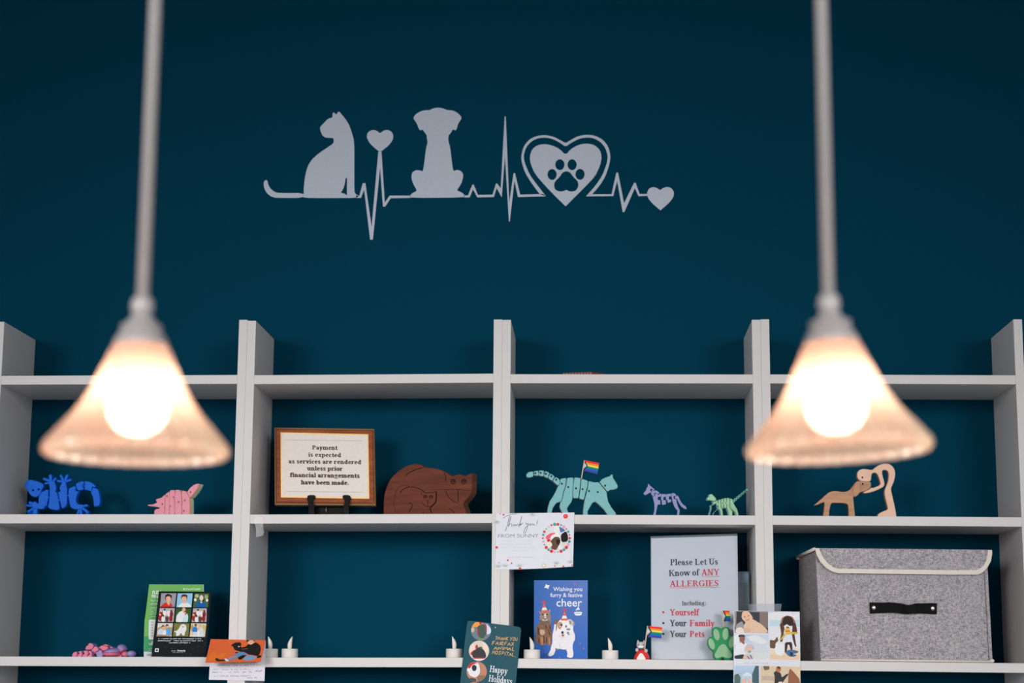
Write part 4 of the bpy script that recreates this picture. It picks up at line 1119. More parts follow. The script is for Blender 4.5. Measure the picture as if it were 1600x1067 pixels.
disc((366, 250), 158, [(110, 122, 134), ('p', '215,200 250,110 330,100 420,110 330,180 260,200', (226, 150, 70)), ('p', '330,105 400,100 350,170', (200, 40, 40)), ('p', '210,210 260,200 260,270 215,280', (200, 180, 140)), ('p', '440,130 520,220 520,290 450,320 460,200', (206, 208, 220)), ('p', '320,170 400,150 450,180 450,300 400,380 320,350 300,250', (74, 88, 84)), ('p', '395,120 450,170 455,250 430,260 440,190', (190, 50, 80)), ('p', '300,200 315,200 330,340 315,330', (196, 40, 60)), ('p', '310,340 360,380 430,370 400,400 340,395', (110, 150, 70))])
disc((334, 565), 158, [(214, 196, 184), ('p', '180,520 230,450 270,480 270,560 190,600', (230, 206, 190)), ('p', '200,600 260,540 260,600 210,640', (190, 40, 44)), ('p', '280,540 340,500 420,560 450,650 420,690 240,680 220,610', (62, 62, 66)), ('p', '275,490 310,460 320,530 280,535', (170, 60, 50)), ('p', '340,500 380,500 390,530 350,530', (60, 120, 80)), ('p', '225,680 440,680 380,720 280,720', (226, 222, 226)), ('p', '230,672 440,672 430,690 240,690', (190, 60, 60)), ('p', '380,420 460,480 480,560 440,600 400,500', (226, 206, 190))])
disc((298, 890), 158, [(186, 128, 104), ('p', '160,900 180,800 260,740 330,760 350,850 350,910 290,985 200,960', (220, 218, 226)), ('p', '155,840 180,780 260,735 310,750 220,790 190,850', (200, 48, 44)), ('o', (170, 860, 26, 26), (226, 224, 230)), ('p', '220,800 260,780 300,810 290,870 250,885 225,860', (52, 54, 62)), ('p', '180,985 290,1000 290,1050 200,1020', (66, 72, 82)), ('p', '300,950 450,940 400,1020 310,1045', (140, 110, 84))])
disc((262, 1210), 158, [(196, 120, 90), ('p', '120,1210 260,1150 400,1210 340,1330 200,1330', (120, 90, 80))])

# blue pet greeting card
def B1(t): return T(825, 900, 15.24, t)
def B2(t): return T(825, 960, 14.23, t)
pl = Plane(at_y(877, 1028, 0.085), lean=0.05)
bl = empty('pet_card', base_at(877, 1028, 0.085, 2), 'blue greeting card wishing festive cheer with a cat and dog in party hats', 'greeting card')
MB().slab(pl, [B1('145,97 1424,97')+B2('1326,985 128,985')], 0.0009, bev=0.0001).build('card_sheet', mat('blue_card', (62, 104, 172), 0.4, 0.3, var=0.02, gain=1.15), bl)
pr = Print(pl, gain=1.25)
pr.poly(B1('150,102 1419,102')+B2('1322,976 133,976'), [(62, 104, 172), (92, 120, 182), (54, 100, 176), (44, 92, 170)])
W_ = (226, 228, 236)
sans(pr, 'Wishing you', B1('600,355')[0], B1('1293,357')[0], 6.4, W_, 0.008)
sans(pr, 'furry & festive', B1('532,497')[0], B1('1293,499')[0], 6.4, W_, 0.008)
sans(pr, 'cheer', B1('678,722')[0], B1('1285,722')[0], 12.4, W_, 0.006)
pr.poly(B1('432,182 458,218 518,212 492,262 480,312 450,285 385,278 412,240'), W_)
pr.strip(B1('1090,192 1120,160 1152,192 1120,226 1090,192'), 0.7, (206, 96, 104))
pr.poly(B1('1198,725 1238,808 1190,800 1125,825'), W_)
pr.poly(chaikin(B1('1098,850 1290,850 1285,890 1265,938 1125,938 1102,890'), 1), W_); pr.strip(B1('1130,885 1260,885'), 0.7, (90, 120, 180))
OR_ = (232, 104, 72)
rnd = random.Random(11)
for _ in range(26):
    x = rnd.uniform(140, 1310); y = rnd.uniform(560, 960)
    if 440 < x < 1010 and y < 930: continue
    s_ = rnd.choice((10, 14, 20)); pr.poly(B2('%f,%f %f,%f %f,%f %f,%f' % (x, y, x+s_, y-s_*.5, x+s_*1.6, y+s_*.4, x+s_*.4, y+s_)), OR_)
pr.build('lettering', bl)
CA = lambda t: B2(t)
def hat(q, F, base, apex):
    (x0, y0), (x1, y1) = base
    q.poly(F('%f,%f %f,%f %f,%f' % (x0, y0, x1, y1, apex[0], apex[1])), OR_)
    mid = lambda k, x, y: (x+(apex[0]-x)*k, y+(apex[1]-y)*k)
    a, b, c, d = mid(.22, x0, y0), mid(.22, x1, y1), mid(.5, x1, y1), mid(.5, x0, y0)
    q.poly(F(' '.join('%f,%f' % p for p in (a, b, c, d))), (230, 222, 222))
    for k in range(7):
        an = PI*(k+.2)/6.4
        q.strip(F('%f,%f %f,%f' % (apex[0], apex[1], apex[0]+62*math.cos(an), apex[1]-62*math.sin(an))), 1.0, (196, 80, 92))
q = Print(pl, gain=1.25, base=5e-4)
q.poly(chaikin(B2('250,170 235,240 200,200 175,300 170,420 195,470 145,520 140,555 190,560 170,640 260,650 285,690 345,690 355,650 430,650 460,690 505,690 520,620 540,520 520,300 500,150'), 1), (128, 96, 76))
q.poly(chaikin(B2('260,130 250,200 340,240 460,230 515,190 505,120'), 1), (140, 118, 108))
q.poly(chaikin(B2('255,350 300,330 370,350 380,420 320,470 270,440'), 1), (190, 160, 132))
for p_ in ('215,280 225,440', '240,300 250,460', '395,230 410,320', '450,330 490,460', '480,250 515,380', '350,480 360,640', '250,520 240,620', '420,520 400,640'): q.strip(B2(p_), 1.4, (74, 54, 46))
q.poly(B2('270,500 330,495 345,680 290,680'), (176, 130, 96)); q.poly(B2('440,520 490,510 500,680 465,680'), (168, 120, 88))
q.poly(chaikin(B1('265,1060 275,960 300,890 245,815 320,860 400,868 470,850 500,800 535,770 530,880 548,980 530,1070'), 1), (146, 126, 116))
q.poly(B1('258,835 300,885 290,900'), (206, 170, 166)); q.poly(B1('500,815 528,790 522,870'), (196, 164, 160))
q.poly(chaikin(B1('380,900 430,880 440,970 420,1010 390,1000'), 1), (206, 188, 180))
for ex in (350, 450): q.oval(*B1('%d,915' % ex)[0], 1.4, 1.6, (70, 76, 56))
q.oval(*B1('418,965')[0], 1.0, .7, (176, 110, 104)); q.strip(B1('340,1040 400,1060 460,1035'), 1.2, (216, 206, 204))
for y in (1075, 1100, 1130): q.strip(B1('280,%d 400,%d 520,%d' % (y, y+24, y)), 1.0, (92, 72, 62))
hat(q, B1, ((310, 870), (478, 850)), (378, 640))
q.build('cat_picture', bl, 0.3)
q = Print(pl, gain=1.25, base=9e-4)
q.poly(chaikin(B2('590,190 570,330 540,480 545,620 515,700 500,800 445,880 460,935 540,920 580,880 620,770 700,760 760,775 860,790 880,880 860,940 940,970 1000,950 1010,860 990,740 1000,640 1045,560 1045,450 1000,350 1010,230'), 1), (222, 216, 220))
q.poly(chaikin(B2('600,740 680,770 740,780 640,790 610,790'), 1), (130, 120, 124)); q.poly(chaikin(B2('780,775 870,770 870,790'), 1), (140, 130, 132))
q.poly(chaikin(B2('640,300 660,180 720,110 800,100 900,110 980,200 985,330 920,450 840,500 740,490 670,420'), 1), (228, 222, 224))
q.poly(chaikin(B2('550,190 590,120 660,95 700,105 660,170 640,230'), 1), (110, 96, 100)); q.poly(chaikin(B2('885,100 960,105 1020,170 1050,220 985,270 930,200'), 1), (186, 176, 184)); q.poly(chaikin(B2('920,140 960,150 950,230 925,210'), 1), (120, 108, 116)); q.poly(chaikin(B2('1005,180 1045,215 1010,235'), 1), (110, 92, 92))
q.poly(chaikin(B2('655,200 700,160 760,180 775,240 740,300 710,340 660,290'), 1), (186, 138, 112))
q.poly(chaikin(B2('620,230 650,200 640,330 620,390'), 1), (116, 92, 86))
for bx, by, rx, ry in ((880, 330, 1.8, 1.6), (915, 330, 1.6, 1.9), (890, 410, 2.0, 1.9), (905, 440, 1.2, 1.6)): q.oval(*B2('%d,%d' % (bx, by))[0], rx, ry, (132, 128, 140))
q.oval(*B2('740,235')[0], 1.7, 1.5, (60, 40, 38)); q.oval(*B2('718,262')[0], 1.2, 1.0, (176, 196, 216)); q.oval(*B2('848,265')[0], 1.2, 2.0, (88, 80, 92))
q.oval(*B2('766,402')[0], 2.0, 2.3, (58, 52, 58)); q.poly(chaikin(B2('735,455 770,440 815,445 800,480 765,500'), 1), (176, 92, 92))
q.strip(B2('690,460 740,530 820,500'), .8, (186, 178, 182)); q.strip(B2('700,640 720,720 740,760'), .8, (200, 192, 194))
hat(q, B1, ((782, 1060), (948, 1060)), (872, 830))
q.build('dog_picture', bl, 0.07)

# kitten figurine with a flag
def Kf(t): return T(980, 970, 15.24, t)
kc = at_y(*Kf('345,700')[0], 0.045)
Z3 = shelf_z(2, kc.x)
ppx = (kc-EYE).dot(CF)/FPX/15.24
kx = lambda u: kc.x+(u-345)*ppx
kz = lambda v: Z3+(915-v)*ppx
red = mat('red_glaze', (226, 52, 52), 0.4, 0.4, var=0.04, gain=1.2); whi = mat('white_glaze', (226, 222, 220), 0.45, 0.4, var=0.02, gain=1.2); fur = mat('pale_grey_fur', (186, 182, 180), 0.5, 0.3, var=0.03, gain=1.2)
kt = empty('kitten_figurine', (kc.x, 0.045, Z3), 'tiny grey kitten figurine on a red dome holding a rainbow flag', 'figurine')
MB().lathe([(0, 250*ppx), (60*ppx, 245*ppx), (100*ppx, 205*ppx), (150*ppx, 140*ppx), (182*ppx, 60*ppx), (188*ppx, .0002), (0, .0002)], (kc.x, .045, Z3), 32).build('red_base', red, kt)
DR = [(0, 188), (60, 182), (140, 150), (205, 100), (245, 60), (250, 0)]
def dome(h):
    for (a, ra), (b, rb) in zip(DR, DR[1:]):
        if h <= b: return ra+(rb-ra)*(h-a)/(b-a)
    return 0
mb = MB(); vs = []; fs = []
hs = [0.5, 20, 38, 55, 75, 95, 118, 140, 156]; ws = [104, 100, 102, 84, 78, 60, 50, 30, 4]
for h_, w_ in zip(hs, ws):
    for k in range(7):
        x = -w_*1.0+2*w_*k/6
        r_ = dome(h_); y = math.sqrt(max(0, r_*r_-x*x))+10
        vs.append((kc.x+(x-18)*ppx, .045-y*ppx, Z3+h_*ppx))
for i in range(len(hs)-1):
    for k in range(6): fs.append((i*7+k, i*7+k+1, i*7+k+8, i*7+k+7))
mb.add(vs, fs).build('white_panel', whi, kt)
hd = MB(); hd.ball((kx(332), .045, kz(585)), 108*ppx, 85*ppx, 92*ppx); hd.build('head', fur, kt)
for u, tl_ in ((268, -.12), (395, .12)):
    e_ = MB(); e_.lathe([(50*ppx, -20*ppx), (44*ppx, 0), (24*ppx, 44*ppx), (3*ppx, 84*ppx)], (kx(u), .045, kz(535)), 14, axis=Matrix.Rotation(tl_, 3, 'Y') @ Matrix.Diagonal((1, .6, 1))); e_.build('ear', fur, kt)
MB().ball((kx(330), .038, kz(660)), 85*ppx, 60*ppx, 22*ppx).build('scarf', mat('slate_scarf', (110, 112, 128), 0.6), kt)
for u, v in ((232, 690), (445, 708)): MB().ball((kx(u), .045-95*ppx, kz(v)), 40*ppx, 42*ppx, 48*ppx).build('paw', fur, kt)
for u in (270, 375): MB().ball((kx(u), .045-84*ppx*.9, kz(568)), 13*ppx, 10*ppx, 14*ppx).build('eye', dark, kt)
MB().ball((kx(328), .045-58*ppx, kz(612)), 72*ppx, 30*ppx, 44*ppx).build('muzzle', whi, kt)
MB().ball((kx(326), .045-88*ppx, kz(590)), 9*ppx, 6*ppx, 7*ppx).build('nose', mat('pink_nose', (206, 140, 136), .5), kt)
flag('tiny rainbow flag held by the kitten figurine', Kf('485,120 412,690'), *Kf('490,115 835,155 812,415 450,385'), 0.0335, 0.34)

# allergies notice in a clear stand
Z3 = shelf_z(2, 0.45)
def Al(t): return T(970, 820, 4.32, t)
def A2(t): return T(1010, 830, 8.893, t)
pl = Plane(at_y(1085, 1030, 0.075), lean=0.06)
an = empty('notice_stand', base_at(1085, 1030, 0.08, 2), 'clear acrylic stand with the white allergies notice', 'notice stand')
sheet = A2('66,98 1264,62')+Al('797,911 206,909')
full = A2('56,70 1264,30')+Al('798,911 205,909')
acr = clear_mat('clear_acrylic', (0.97, 0.985, 0.99), 0.03)
MB().slab(pl, [sheet], 0.0005, off=0.0, bev=0.0001).build('notice_sheet', mat('notice_paper', (198, 200, 210), 0.55, 0.15, var=0.012, scale=20, gain=1.16), an)
pr = Print(pl, gain=1.1, base=1e-4)
K_ = (44, 46, 56); R_ = (206, 56, 72)
serif(pr, 'Please Let Us', A2('330,473')[0], A2('997,462')[0], 9.6, K_, .15, .06)
serif(pr, 'Know of', A2('312,624')[0], A2('735,612')[0], 9.6, K_, .15, .06)
serif(pr, 'ANY', A2('765,614')[0], A2('1015,608')[0], 9.6, R_, .145, .06)
serif(pr, 'ALLERGIES', A2('325,772')[0], A2('1008,762')[0], 9.6, R_, .145, .06)
pr.strip(A2('765,632 1020,627'), .55, R_); pr.strip(A2('320,790 1012,778'), .55, R_)
serif(pr, 'Including:', A2('492,1030')[0], A2('832,1026')[0], 6.8, K_, .13, .05, .45)
for y, a, b in ((590, None, None),): pass
serif(pr, 'Yourself', Al('330,612')[0], Al('528,611')[0], 9.9, R_, .15, .06)
serif(pr, 'Your', Al('330,684')[0], Al('444,684')[0], 9.9, K_, .15, .06); serif(pr, 'Family', Al('464,684')[0], Al('634,684')[0], 9.9, R_, .15, .06)
serif(pr, 'Your', Al('330,758')[0], Al('444,758')[0], 9.9, K_, .15, .06); serif(pr, 'Pets', Al('464,758')[0], Al('566,758')[0], 9.9, R_, .15, .06)
for y, c in ((590, R_), (663, K_), (736, K_)): pr.oval(*Al('287,%d' % y)[0], 1.7, 1.7, c)
pr.build('lettering', an)
MB().slab(pl, [full], 0.0016, off=0.0022, bev=0.0003).build('front_pane', acr, an)
MB().slab(pl, [full], 0.0016, off=-0.0008, bev=0.0003).build('rear_pane', mat('grey_back', (96, 100, 104), 0.3, 0.5), an)
p0, p1 = pl.p3(*full[3]), pl.p3(*full[2])
MB().box(p0.x, p1.x, p0.y-.004, p0.y+.042, Z3+.0002, Z3+.002, .0004).build('foot_plate', acr, an)
# second clear stand behind it
pl = Plane(at_y(1160, 1030, 0.125), lean=0.0)
cs = empty('sign_holder', base_at(1150, 1030, 0.125, 2), 'empty clear acrylic holder showing at the right edge of the allergies notice', 'sign holder')
edge = mat('acrylic_edge', (140, 178, 196), 0.2, 0.6, gain=1.1)
smoke = clear_mat('clear_acrylic_pocket', (0.93, 0.96, 0.97), 0.05)
MB().slab(pl, [Al('690,318 862,318 862,911 690,911')], 0.0018, bev=0.0003).build('rear_pane', smoke, cs)
MB().slab(pl, [Al('690,390 862,390 862,911 690,911')], 0.0018, off=0.006, bev=0.0003).build('front_pane', smoke, cs)
mb = MB()
for a, b in (('690,318', '862,318'), ('862,318', '866,911'), ('690,390', '862,390'), ('690,536', '866,536')):
    mb.tube([pl.p3(*Al(a)[0], .0065), pl.p3(*Al(b)[0], .0065)], .0007, 6)
mb.build('pocket_edge', edge, cs)
MB().slab(pl, [Al('690,320 860,320 860,388 690,388')], 0.0003, off=-.0022, bev=0.00005).build('insert', mat('pale_blue_insert', (128, 150, 176), 0.4), cs)
q0, q1 = pl.p3(*Al('690,911')[0]), pl.p3(*Al('862,911')[0])
MB().box(q0.x, q1.x, q0.y+.002, q0.y+.08, Z3+.0002, Z3+.002, .0004).build('foot_plate', acr, cs)

# green paw block
def Pw(t): return T(1095, 940, 10.67, t)
pl = Plane(at_y(1128, 1030, 0.03))
gp = empty('paw_block', base_at(1128, 1030, 0.045, 2), 'chunky green paw print block with pale green pads', 'paw ornament')
gg = mat('emerald_paint', (18, 132, 78), 0.5, 0.3, var=0.05, gain=1.2); gl_ = mat('pale_green_pad', (134, 176, 134), 0.5, 0.3, var=0.03, gain=1.2); ge = mat('light_green_edge', (96, 150, 96), 0.6, 0.2, var=0.1)  # block sides are a lighter, mottled green than its face
ol = chaikin(Pw('190,470 200,435 250,415 300,425 345,450 380,425 430,415 470,435 480,480 478,560 520,560 580,590 600,660 570,760 520,820 540,880 530,940 480,968 420,962 365,935 310,962 250,968 215,930 205,880 210,825 150,790 112,720 115,640 150,590 205,585 190,530'), 1)
mb = MB().slab(pl, [ol], 0.026, bev=0.0016, mi=0, side_mi=1)
for v in mb.v:
    if v.z < Z3+.003: v.z = Z3+.0002
mb.build('block', [gg, ge], gp)
for nm, cx, cy, rx, ry, ro_ in (('toe_pad', 262, 550, 50, 100, -.22), ('toe_pad', 412, 540, 52, 100, .06), ('toe_pad', 180, 705, 50, 98, -.32), ('toe_pad', 520, 675, 50, 100, .25)):
    x, y = Pw('%d,%d' % (cx, cy))[0]
    MB().slab(pl, [ell(x, y, rx/10.67, ry/10.67, 24, ro_)], 0.0015, off=0.0012, bev=0.0006).build(nm, gl_, gp)
MB().slab(pl, [chaikin(Pw('360,703 410,715 450,770 500,830 525,890 510,935 450,945 400,930 362,915 320,930 270,948 232,925 230,880 260,820 300,745'), 1)], 0.0015, off=0.0012, bev=0.0006).build('main_pad', gl_, gp)
flag('tiny rainbow flag standing on top of the green paw block', Pw('362,150 380,440'), *Pw('355,150 478,152 500,325 372,328'), 0.042, 0.52)

# photo card with five pictures, taped over the shelf edge
def Pc(t): return T(1120, 930, 7.787, t)
pl = Plane(at_y(1198, 1030, -0.0030))
ph = empty('collage_card', at_y(1198, 1100, -0.003), 'white collage card of beach and baby photos taped to the shelf upright', 'greeting card')
MB().slab(pl, [Pc('205,188 1008,200 1015,620 1022,1500 202,1500 205,700')], 0.0007, bev=0.0001).build('card_sheet', paper, ph)
pr = Print(pl)
sans(pr, 'NEW YEAR CHEER', Pc('318,832')[0], Pc('628,836')[0], 2.0, (170, 164, 170), 0.0)
scrawl(pr, Pc('655,834')[0], Pc('872,838')[0], 1.8, (186, 180, 186), 0.45, 50)
pr.build('lettering', ph)
ph_ = lambda quad, sh: photo(ph, quad, sh, Pc, pl_=pl, gain=1.25)
BS = (226, 176, 152); DS = (116, 70, 54)
ph_('212,194 622,198 624,460 215,456', [(60, 62, 68), ('r', '520,198 622,198 623,400 520,380', (128, 112, 106)), ('r', '212,194 240,194 235,350 215,400', (150, 140, 136)), ('p', '240,350 310,310 340,400 330,450 215,455 215,430', (150, 146, 148)), ('p', '225,456 240,400 290,385 340,420 345,458', (222, 206, 198)), ('p', '345,458 325,370 360,310 440,290 540,350 615,420 620,458', (214, 182, 156)), ('p', '300,260 310,205 350,190 390,200 435,260 440,310 390,330 345,325 310,290', BS), ('o', (372, 425, 48, 34), (206, 170, 144)), ('s', ('350,300 375,305 395,285', .9), (170, 100, 92)), ('o', (340, 265, 7, 8), (96, 70, 64)), ('o', (385, 250, 7, 8), (96, 70, 64)), ('p', '560,420 600,410 620,440 600,458', BS)])
ph_('218,476 628,480 630,780 215,774', [[(150, 176, 204), (190, 200, 214), (206, 206, 206), (206, 202, 196)], ('p', '350,500 480,480 620,560 560,600 420,560', (214, 214, 216)), ('p', '218,476 330,478 250,600 218,600', (216, 218, 224)), ('p', '215,700 230,600 280,575 340,570 370,600 340,730 225,735', (216, 216, 226)), ('o', (308, 530, 34, 48), (140, 96, 82)), ('p', '262,490 280,478 335,480 345,510 300,500 265,515', (70, 60, 62)), ('p', '300,575 330,600 345,570', (140, 96, 82)), ('p', '216,735 330,715 330,772 216,772', (56, 58, 70)), ('p', '335,680 345,620 390,590 440,605 460,650 440,670 420,640 360,640 350,690', (186, 180, 188)), ('o', (392, 665, 34, 42), BS), ('o', (398, 686, 14, 14), (64, 168, 168)), ('p', '320,775 350,725 400,710 440,740 450,776', (190, 184, 190)), ('s', ('370,740 400,775', 1.2), (52, 50, 60)), ('s', ('405,725 430,772', 1.2), (52, 50, 60)), ('o', (340, 760, 22, 22), BS)])
ph_('640,205 1004,208 1010,786 646,780', [[(214, 216, 224), (214, 216, 224), (222, 198, 172), (222, 198, 172)], ('r', '640,300 1005,302 1006,380 642,376', (182, 204, 214)), ('r', '642,376 1006,380 1008,640 644,640', (214, 212, 218)), ('r', '646,720 1009,724 1010,784 646,780', (218, 190, 160)),
  ('p', '775,330 790,275 830,250 870,245 925,265 955,320 975,420 960,450 930,400 900,350 850,345 810,370 790,420 775,400', (150, 112, 96)),
  ('p', '765,350 800,330 825,400 810,480 800,560 775,570 768,540 785,470', (92, 58, 48)), ('p', '925,340 955,330 978,420 975,470 945,470 965,600 968,632 950,620 925,540 912,470', (86, 54, 46)),
  ('p', '795,330 810,275 850,252 905,262 935,310 930,365 890,375 850,350 815,375', (58, 44, 40)), ('o', (858, 385, 26, 24), (214, 206, 196)), ('o', (862, 398, 20, 18), (120, 76, 58)),
  ('p', '822,410 850,398 885,402 900,450 890,480 840,480', (214, 176, 84)), ('r', '830,428 885,425 888,444 832,446', (222, 96, 52)), ('p', '895,445 985,448 992,465 900,478', (190, 170, 70)), ('p', '825,460 840,480 800,530 775,552 772,535', (190, 170, 70)),
  ('p', '835,490 895,485 912,560 905,580 840,582', (206, 214, 226)), ('p', '828,572 915,568 922,665 900,668 880,600 862,600 850,700 826,698', (66, 46, 44)),
  ('p', '830,690 870,665 915,660 995,680 980,705 920,712 975,725 950,748 880,745 845,712', (74, 108, 140)), ('p', '890,690 930,700 920,745 895,740', (50, 56, 72)), ('p', '645,640 645,540 700,550 735,500 750,550 710,590 720,650', (104, 78, 60)), ('p', '700,660 720,600 800,590 830,650 800,740 720,720', (232, 230, 234))])
ph_('212,852 512,856 514,1500 212,1500', [[(176, 196, 218), (176, 196, 218), (96, 116, 132), (96, 116, 132)], ('r', '470,858 512,858 514,1080 420,1060 430,960', (72, 98, 104)), ('p', '212,970 260,950 290,1000 280,1090 212,1090', (84, 108, 102)), ('r', '310,980 430,980 430,1075 310,1075', (196, 202, 216)), ('p', '300,978 370,930 440,978', (206, 212, 224)), ('r', '325,990 335,990 335,1070 325,1070', (150, 164, 186)), ('r', '350,990 360,990 360,1070 350,1070', (150, 164, 186)), ('r', '375,990 385,990 385,1070 375,1070', (150, 164, 186)), ('r', '400,990 410,990 410,1070 400,1070', (150, 164, 186)), ('o', (330, 1050, 26, 34), BS), ('o', (398, 1055, 24, 32), BS), ('r', '280,1085 450,1085 460,1400 270,1400', (90, 110, 150))])
ph_('530,858 1016,868 1020,1500 530,1500', [(206, 186, 160), ('p', '560,860 640,862 640,900 580,915', (110, 96, 76)), ('r', '545,980 700,985 695,1040 545,1035', (186, 166, 150)), ('p', '870,868 1016,1010 1020,1500 860,1500', (146, 96, 74)), ('r', '880,866 1016,868 1016,1030', (214, 190, 160)), ('p', '700,1080 705,990 690,940 730,915 780,950 790,1000 860,950 870,965 800,1060 790,1120 700,1120', (60, 58, 62)), ('o', (750, 900, 30, 36), (176, 110, 84)), ('p', '725,880 750,862 780,880 775,895', (70, 50, 44)), ('p', '720,1090 760,1050 800,1050 780,1140', (220, 196, 180))])
tape = clear_mat('clear_tape', (0.97, 0.98, 1.0), 0.03, 0.09, (0.75, 0.78, 0.85))
tp_ = Plane(at_y(1198, 950, -0.0042))
t1 = MB().slab(tp_, [Pc('390,108 560,100 790,104 775,200 600,214 400,205')], 0.0003, bev=0.00005).build('tape_strip', tape)
tag(t1, 'clear tape strip holding the collage card to the shelf upright', 'tape')

# thank-you card taped at the middle upright
def Sn(t): return T(750, 790, 8.894, t)
pl = Plane(at_y(835, 845, -0.0022))
sn = empty('thank_you_card', at_y(835, 890, -0.0022), 'white thank you card with a round dog photo, taped across the middle shelf edge', 'greeting card')
mb = MB(); N_ = 12; vs = []
cT, cB = Sn('222,108 1312,94'), Sn('215,888 1292,845')
for i in range(N_+1):
    t = i/N_; cu = 0.006*max(0, (t-.55)/.45)**2
    a = (cT[0][0]+(cT[1][0]-cT[0][0])*t, cT[0][1]+(cT[1][1]-cT[0][1])*t); b = (cB[0][0]+(cB[1][0]-cB[0][0])*t, cB[0][1]+(cB[1][1]-cB[0][1])*t+1.2*math.sin(PI*t))
    vs += [pl.p3(*a, 0), pl.p3(*b, cu*.0), pl.p3(*a, -.0006), pl.p3(*b, -.0006)]
fs = []
for i in range(N_):
    o_ = i*4; n_ = o_+4
    fs += [(o_, o_+1, n_+1, n_), (o_+3, o_+2, n_+2, n_+3), (o_+2, o_, n_, n_+2), (o_+1, o_+3, n_+3, n_+1)]
fs += [(0, 2, 3, 1), (N_*4+1, N_*4+3, N_*4+2, N_*4)]
mb.add(vs, fs).build('card_sheet', paper, sn)
pr = Print(pl)
D_ = (66, 66, 78)
for st, w in (('350,352 375,295 400,190 412,135', .75), ('320,176 370,142 430,122 515,114', .6), ('432,140 412,220 392,292', .8), ('395,285 420,245 442,250 436,290', .6), ('475,252 455,262 452,285 472,282 486,255 484,286', .6),
              ('500,255 498,290 525,250 535,262 530,288', .6), ('582,145 560,225 542,300', .8), ('545,275 575,248 565,270 560,272 598,240', .7), ('640,232 640,262 668,248', .6), ('672,236 650,330 625,388 608,372 625,310 690,255', .6),
              ('705,246 692,262 700,278 716,262 706,246', .6), ('728,246 728,272 750,252 752,275 765,268', .6), ('806,198 788,262', .6), ('783,276 787,280', .7)):
    pr.strip(chaikin(Sn(st), 1, False), w, D_)
sans(pr, 'FROM SUNNY', Sn('252,446')[0], Sn('812,440')[0], 5.8, (108, 108, 116), -0.012)
for k, (a, b, y) in enumerate(((300, 800, 497), (290, 735, 545), (300, 800, 590), (420, 680, 636))): scrawl(pr, Sn('%d,%d' % (a, y))[0], Sn('%d,%d' % (b, y-3))[0], 2.3, (188, 188, 196), 0.5, 60+k)
scrawl(pr, Sn('375,728')[0], Sn('765,722')[0], 2.0, (172, 182, 206), 0.5, 70)
rr = (214, 60, 56)
pr.oval(*Sn('1190,148')[0], 3.6, 3.6, rr); pr.oval(*Sn('1186,142')[0], 1.2, 1.2, (240, 120, 104))
for x, y, r in ((328, 126, 1.4), (280, 116, .8), (232, 580, 2.0), (386, 758, 1.4), (440, 800, 1.2), (265, 795, .8), (556, 874, 2.0), (1135, 98, .9), (1060, 96, .8), (1160, 842, 1.4), (1040, 838, 1.2), (1280, 828, 1.1)): pr.oval(*Sn('%d,%d' % (x, y))[0], r, r, rr)
for x, y, r in ((888, 832, 3.2), (1280, 708, 1.8), (1228, 186, 1.3), (1050, 820, 2.0)): pr.oval(*Sn('%d,%d' % (x, y))[0], r, r, (206, 178, 140)); pr.oval(*Sn('%d,%d' % (x, y))[0], r*.6, r*.6, (226, 220, 216))
for cx, cy, k in ((730, 108, 1), (545, 850, -1), (350, 850, -1), (1060, 815, -1), (1255, 800, -1), (240, 210, 1), (250, 860, -1)):
    for j in range(6):
        a = -PI/2*k*-1 + (j-2.5)*.42
        pr.strip([Sn('%f,%f' % (cx, cy))[0], Sn('%f,%f' % (cx+55*math.cos(a), cy+45*math.sin(a)))[0]], .5, (160, 176, 160))
pr.build('print', sn)
q = Print(pl, base=6e-4)
cx, cy = Sn('1060,452')[0]; rd = 19.0
q.oval(cx, cy, rd, rd, (206, 204, 210), n=30)
def clip(pts):
    o = []
    for p in pts:
        d = math.hypot(p[0]-cx, p[1]-cy); k = min(1, rd*.98/d) if d else 1
        o.append((cx+(p[0]-cx)*k, cy+(p[1]-cy)*k))
    return o
for pts, c in (('1020,280 1110,285 1105,400 1020,380', (226, 226, 232)), ('1100,280 1180,300 1200,340 1120,380 1105,330', (80, 112, 160)), ('1120,400 1200,350 1235,400 1220,500 1130,510', (32, 30, 32)), ('1130,510 1215,505 1200,560 1140,590', (206, 196, 186)),
               ('905,430 980,380 1060,370 1000,440 930,480', (222, 96, 112)), ('975,440 1010,400 1080,385 1120,410 1110,440 1050,430 1000,480', (232, 224, 222)), ('990,480 1040,430 1100,435 1120,490 1100,550 1060,620 1000,600 960,540', (96, 70, 56)),
               ('1050,470 1110,470 1115,530 1070,545', (44, 36, 34)), ('960,580 1060,620 1080,560 1040,640 980,625', (150, 96, 50)), ('920,540 950,505 995,510 1005,560 970,580 930,570', (222, 210, 196)), ('925,480 970,460 985,490 940,505', (206, 40, 44)), ('1080,560 1130,550 1150,590 1100,610', (220, 216, 214))):
    q.poly(clip(chaikin(Sn(pts), 1)), c)
rnd = random.Random(5)
for i in range(26):
    a = 2*PI*i/26
    col = [(206, 56, 66), (40, 146, 136), (222, 150, 180), (206, 50, 56), (54, 156, 144)][i % 5]
    r_ = rnd.uniform(1.0, 2.7)
    q.oval(cx+21.0*math.cos(a), cy+21.8*math.sin(a), r_, r_, col, n=10)
q.build('round_photo', sn, 0.1)

# leftover tape on the middle shelf edge
lt = MB()
def Tt(t): return T(380, 790, 10.67, t)
lt.slab(Plane(at_y(405, 813, -0.0012)), [Tt('182,195 320,188 330,305 345,450 330,500 215,525 215,410 200,310')], 0.0003, bev=0.00005)
tag(lt.build('tape_strip', clear_mat('dull_tape', (0.97, 0.97, 0.98), 0.0, 0.07, (0.82, 0.82, 0.86))), 'leftover clear tape strip dangling from the left end of a shelf edge', 'tape')

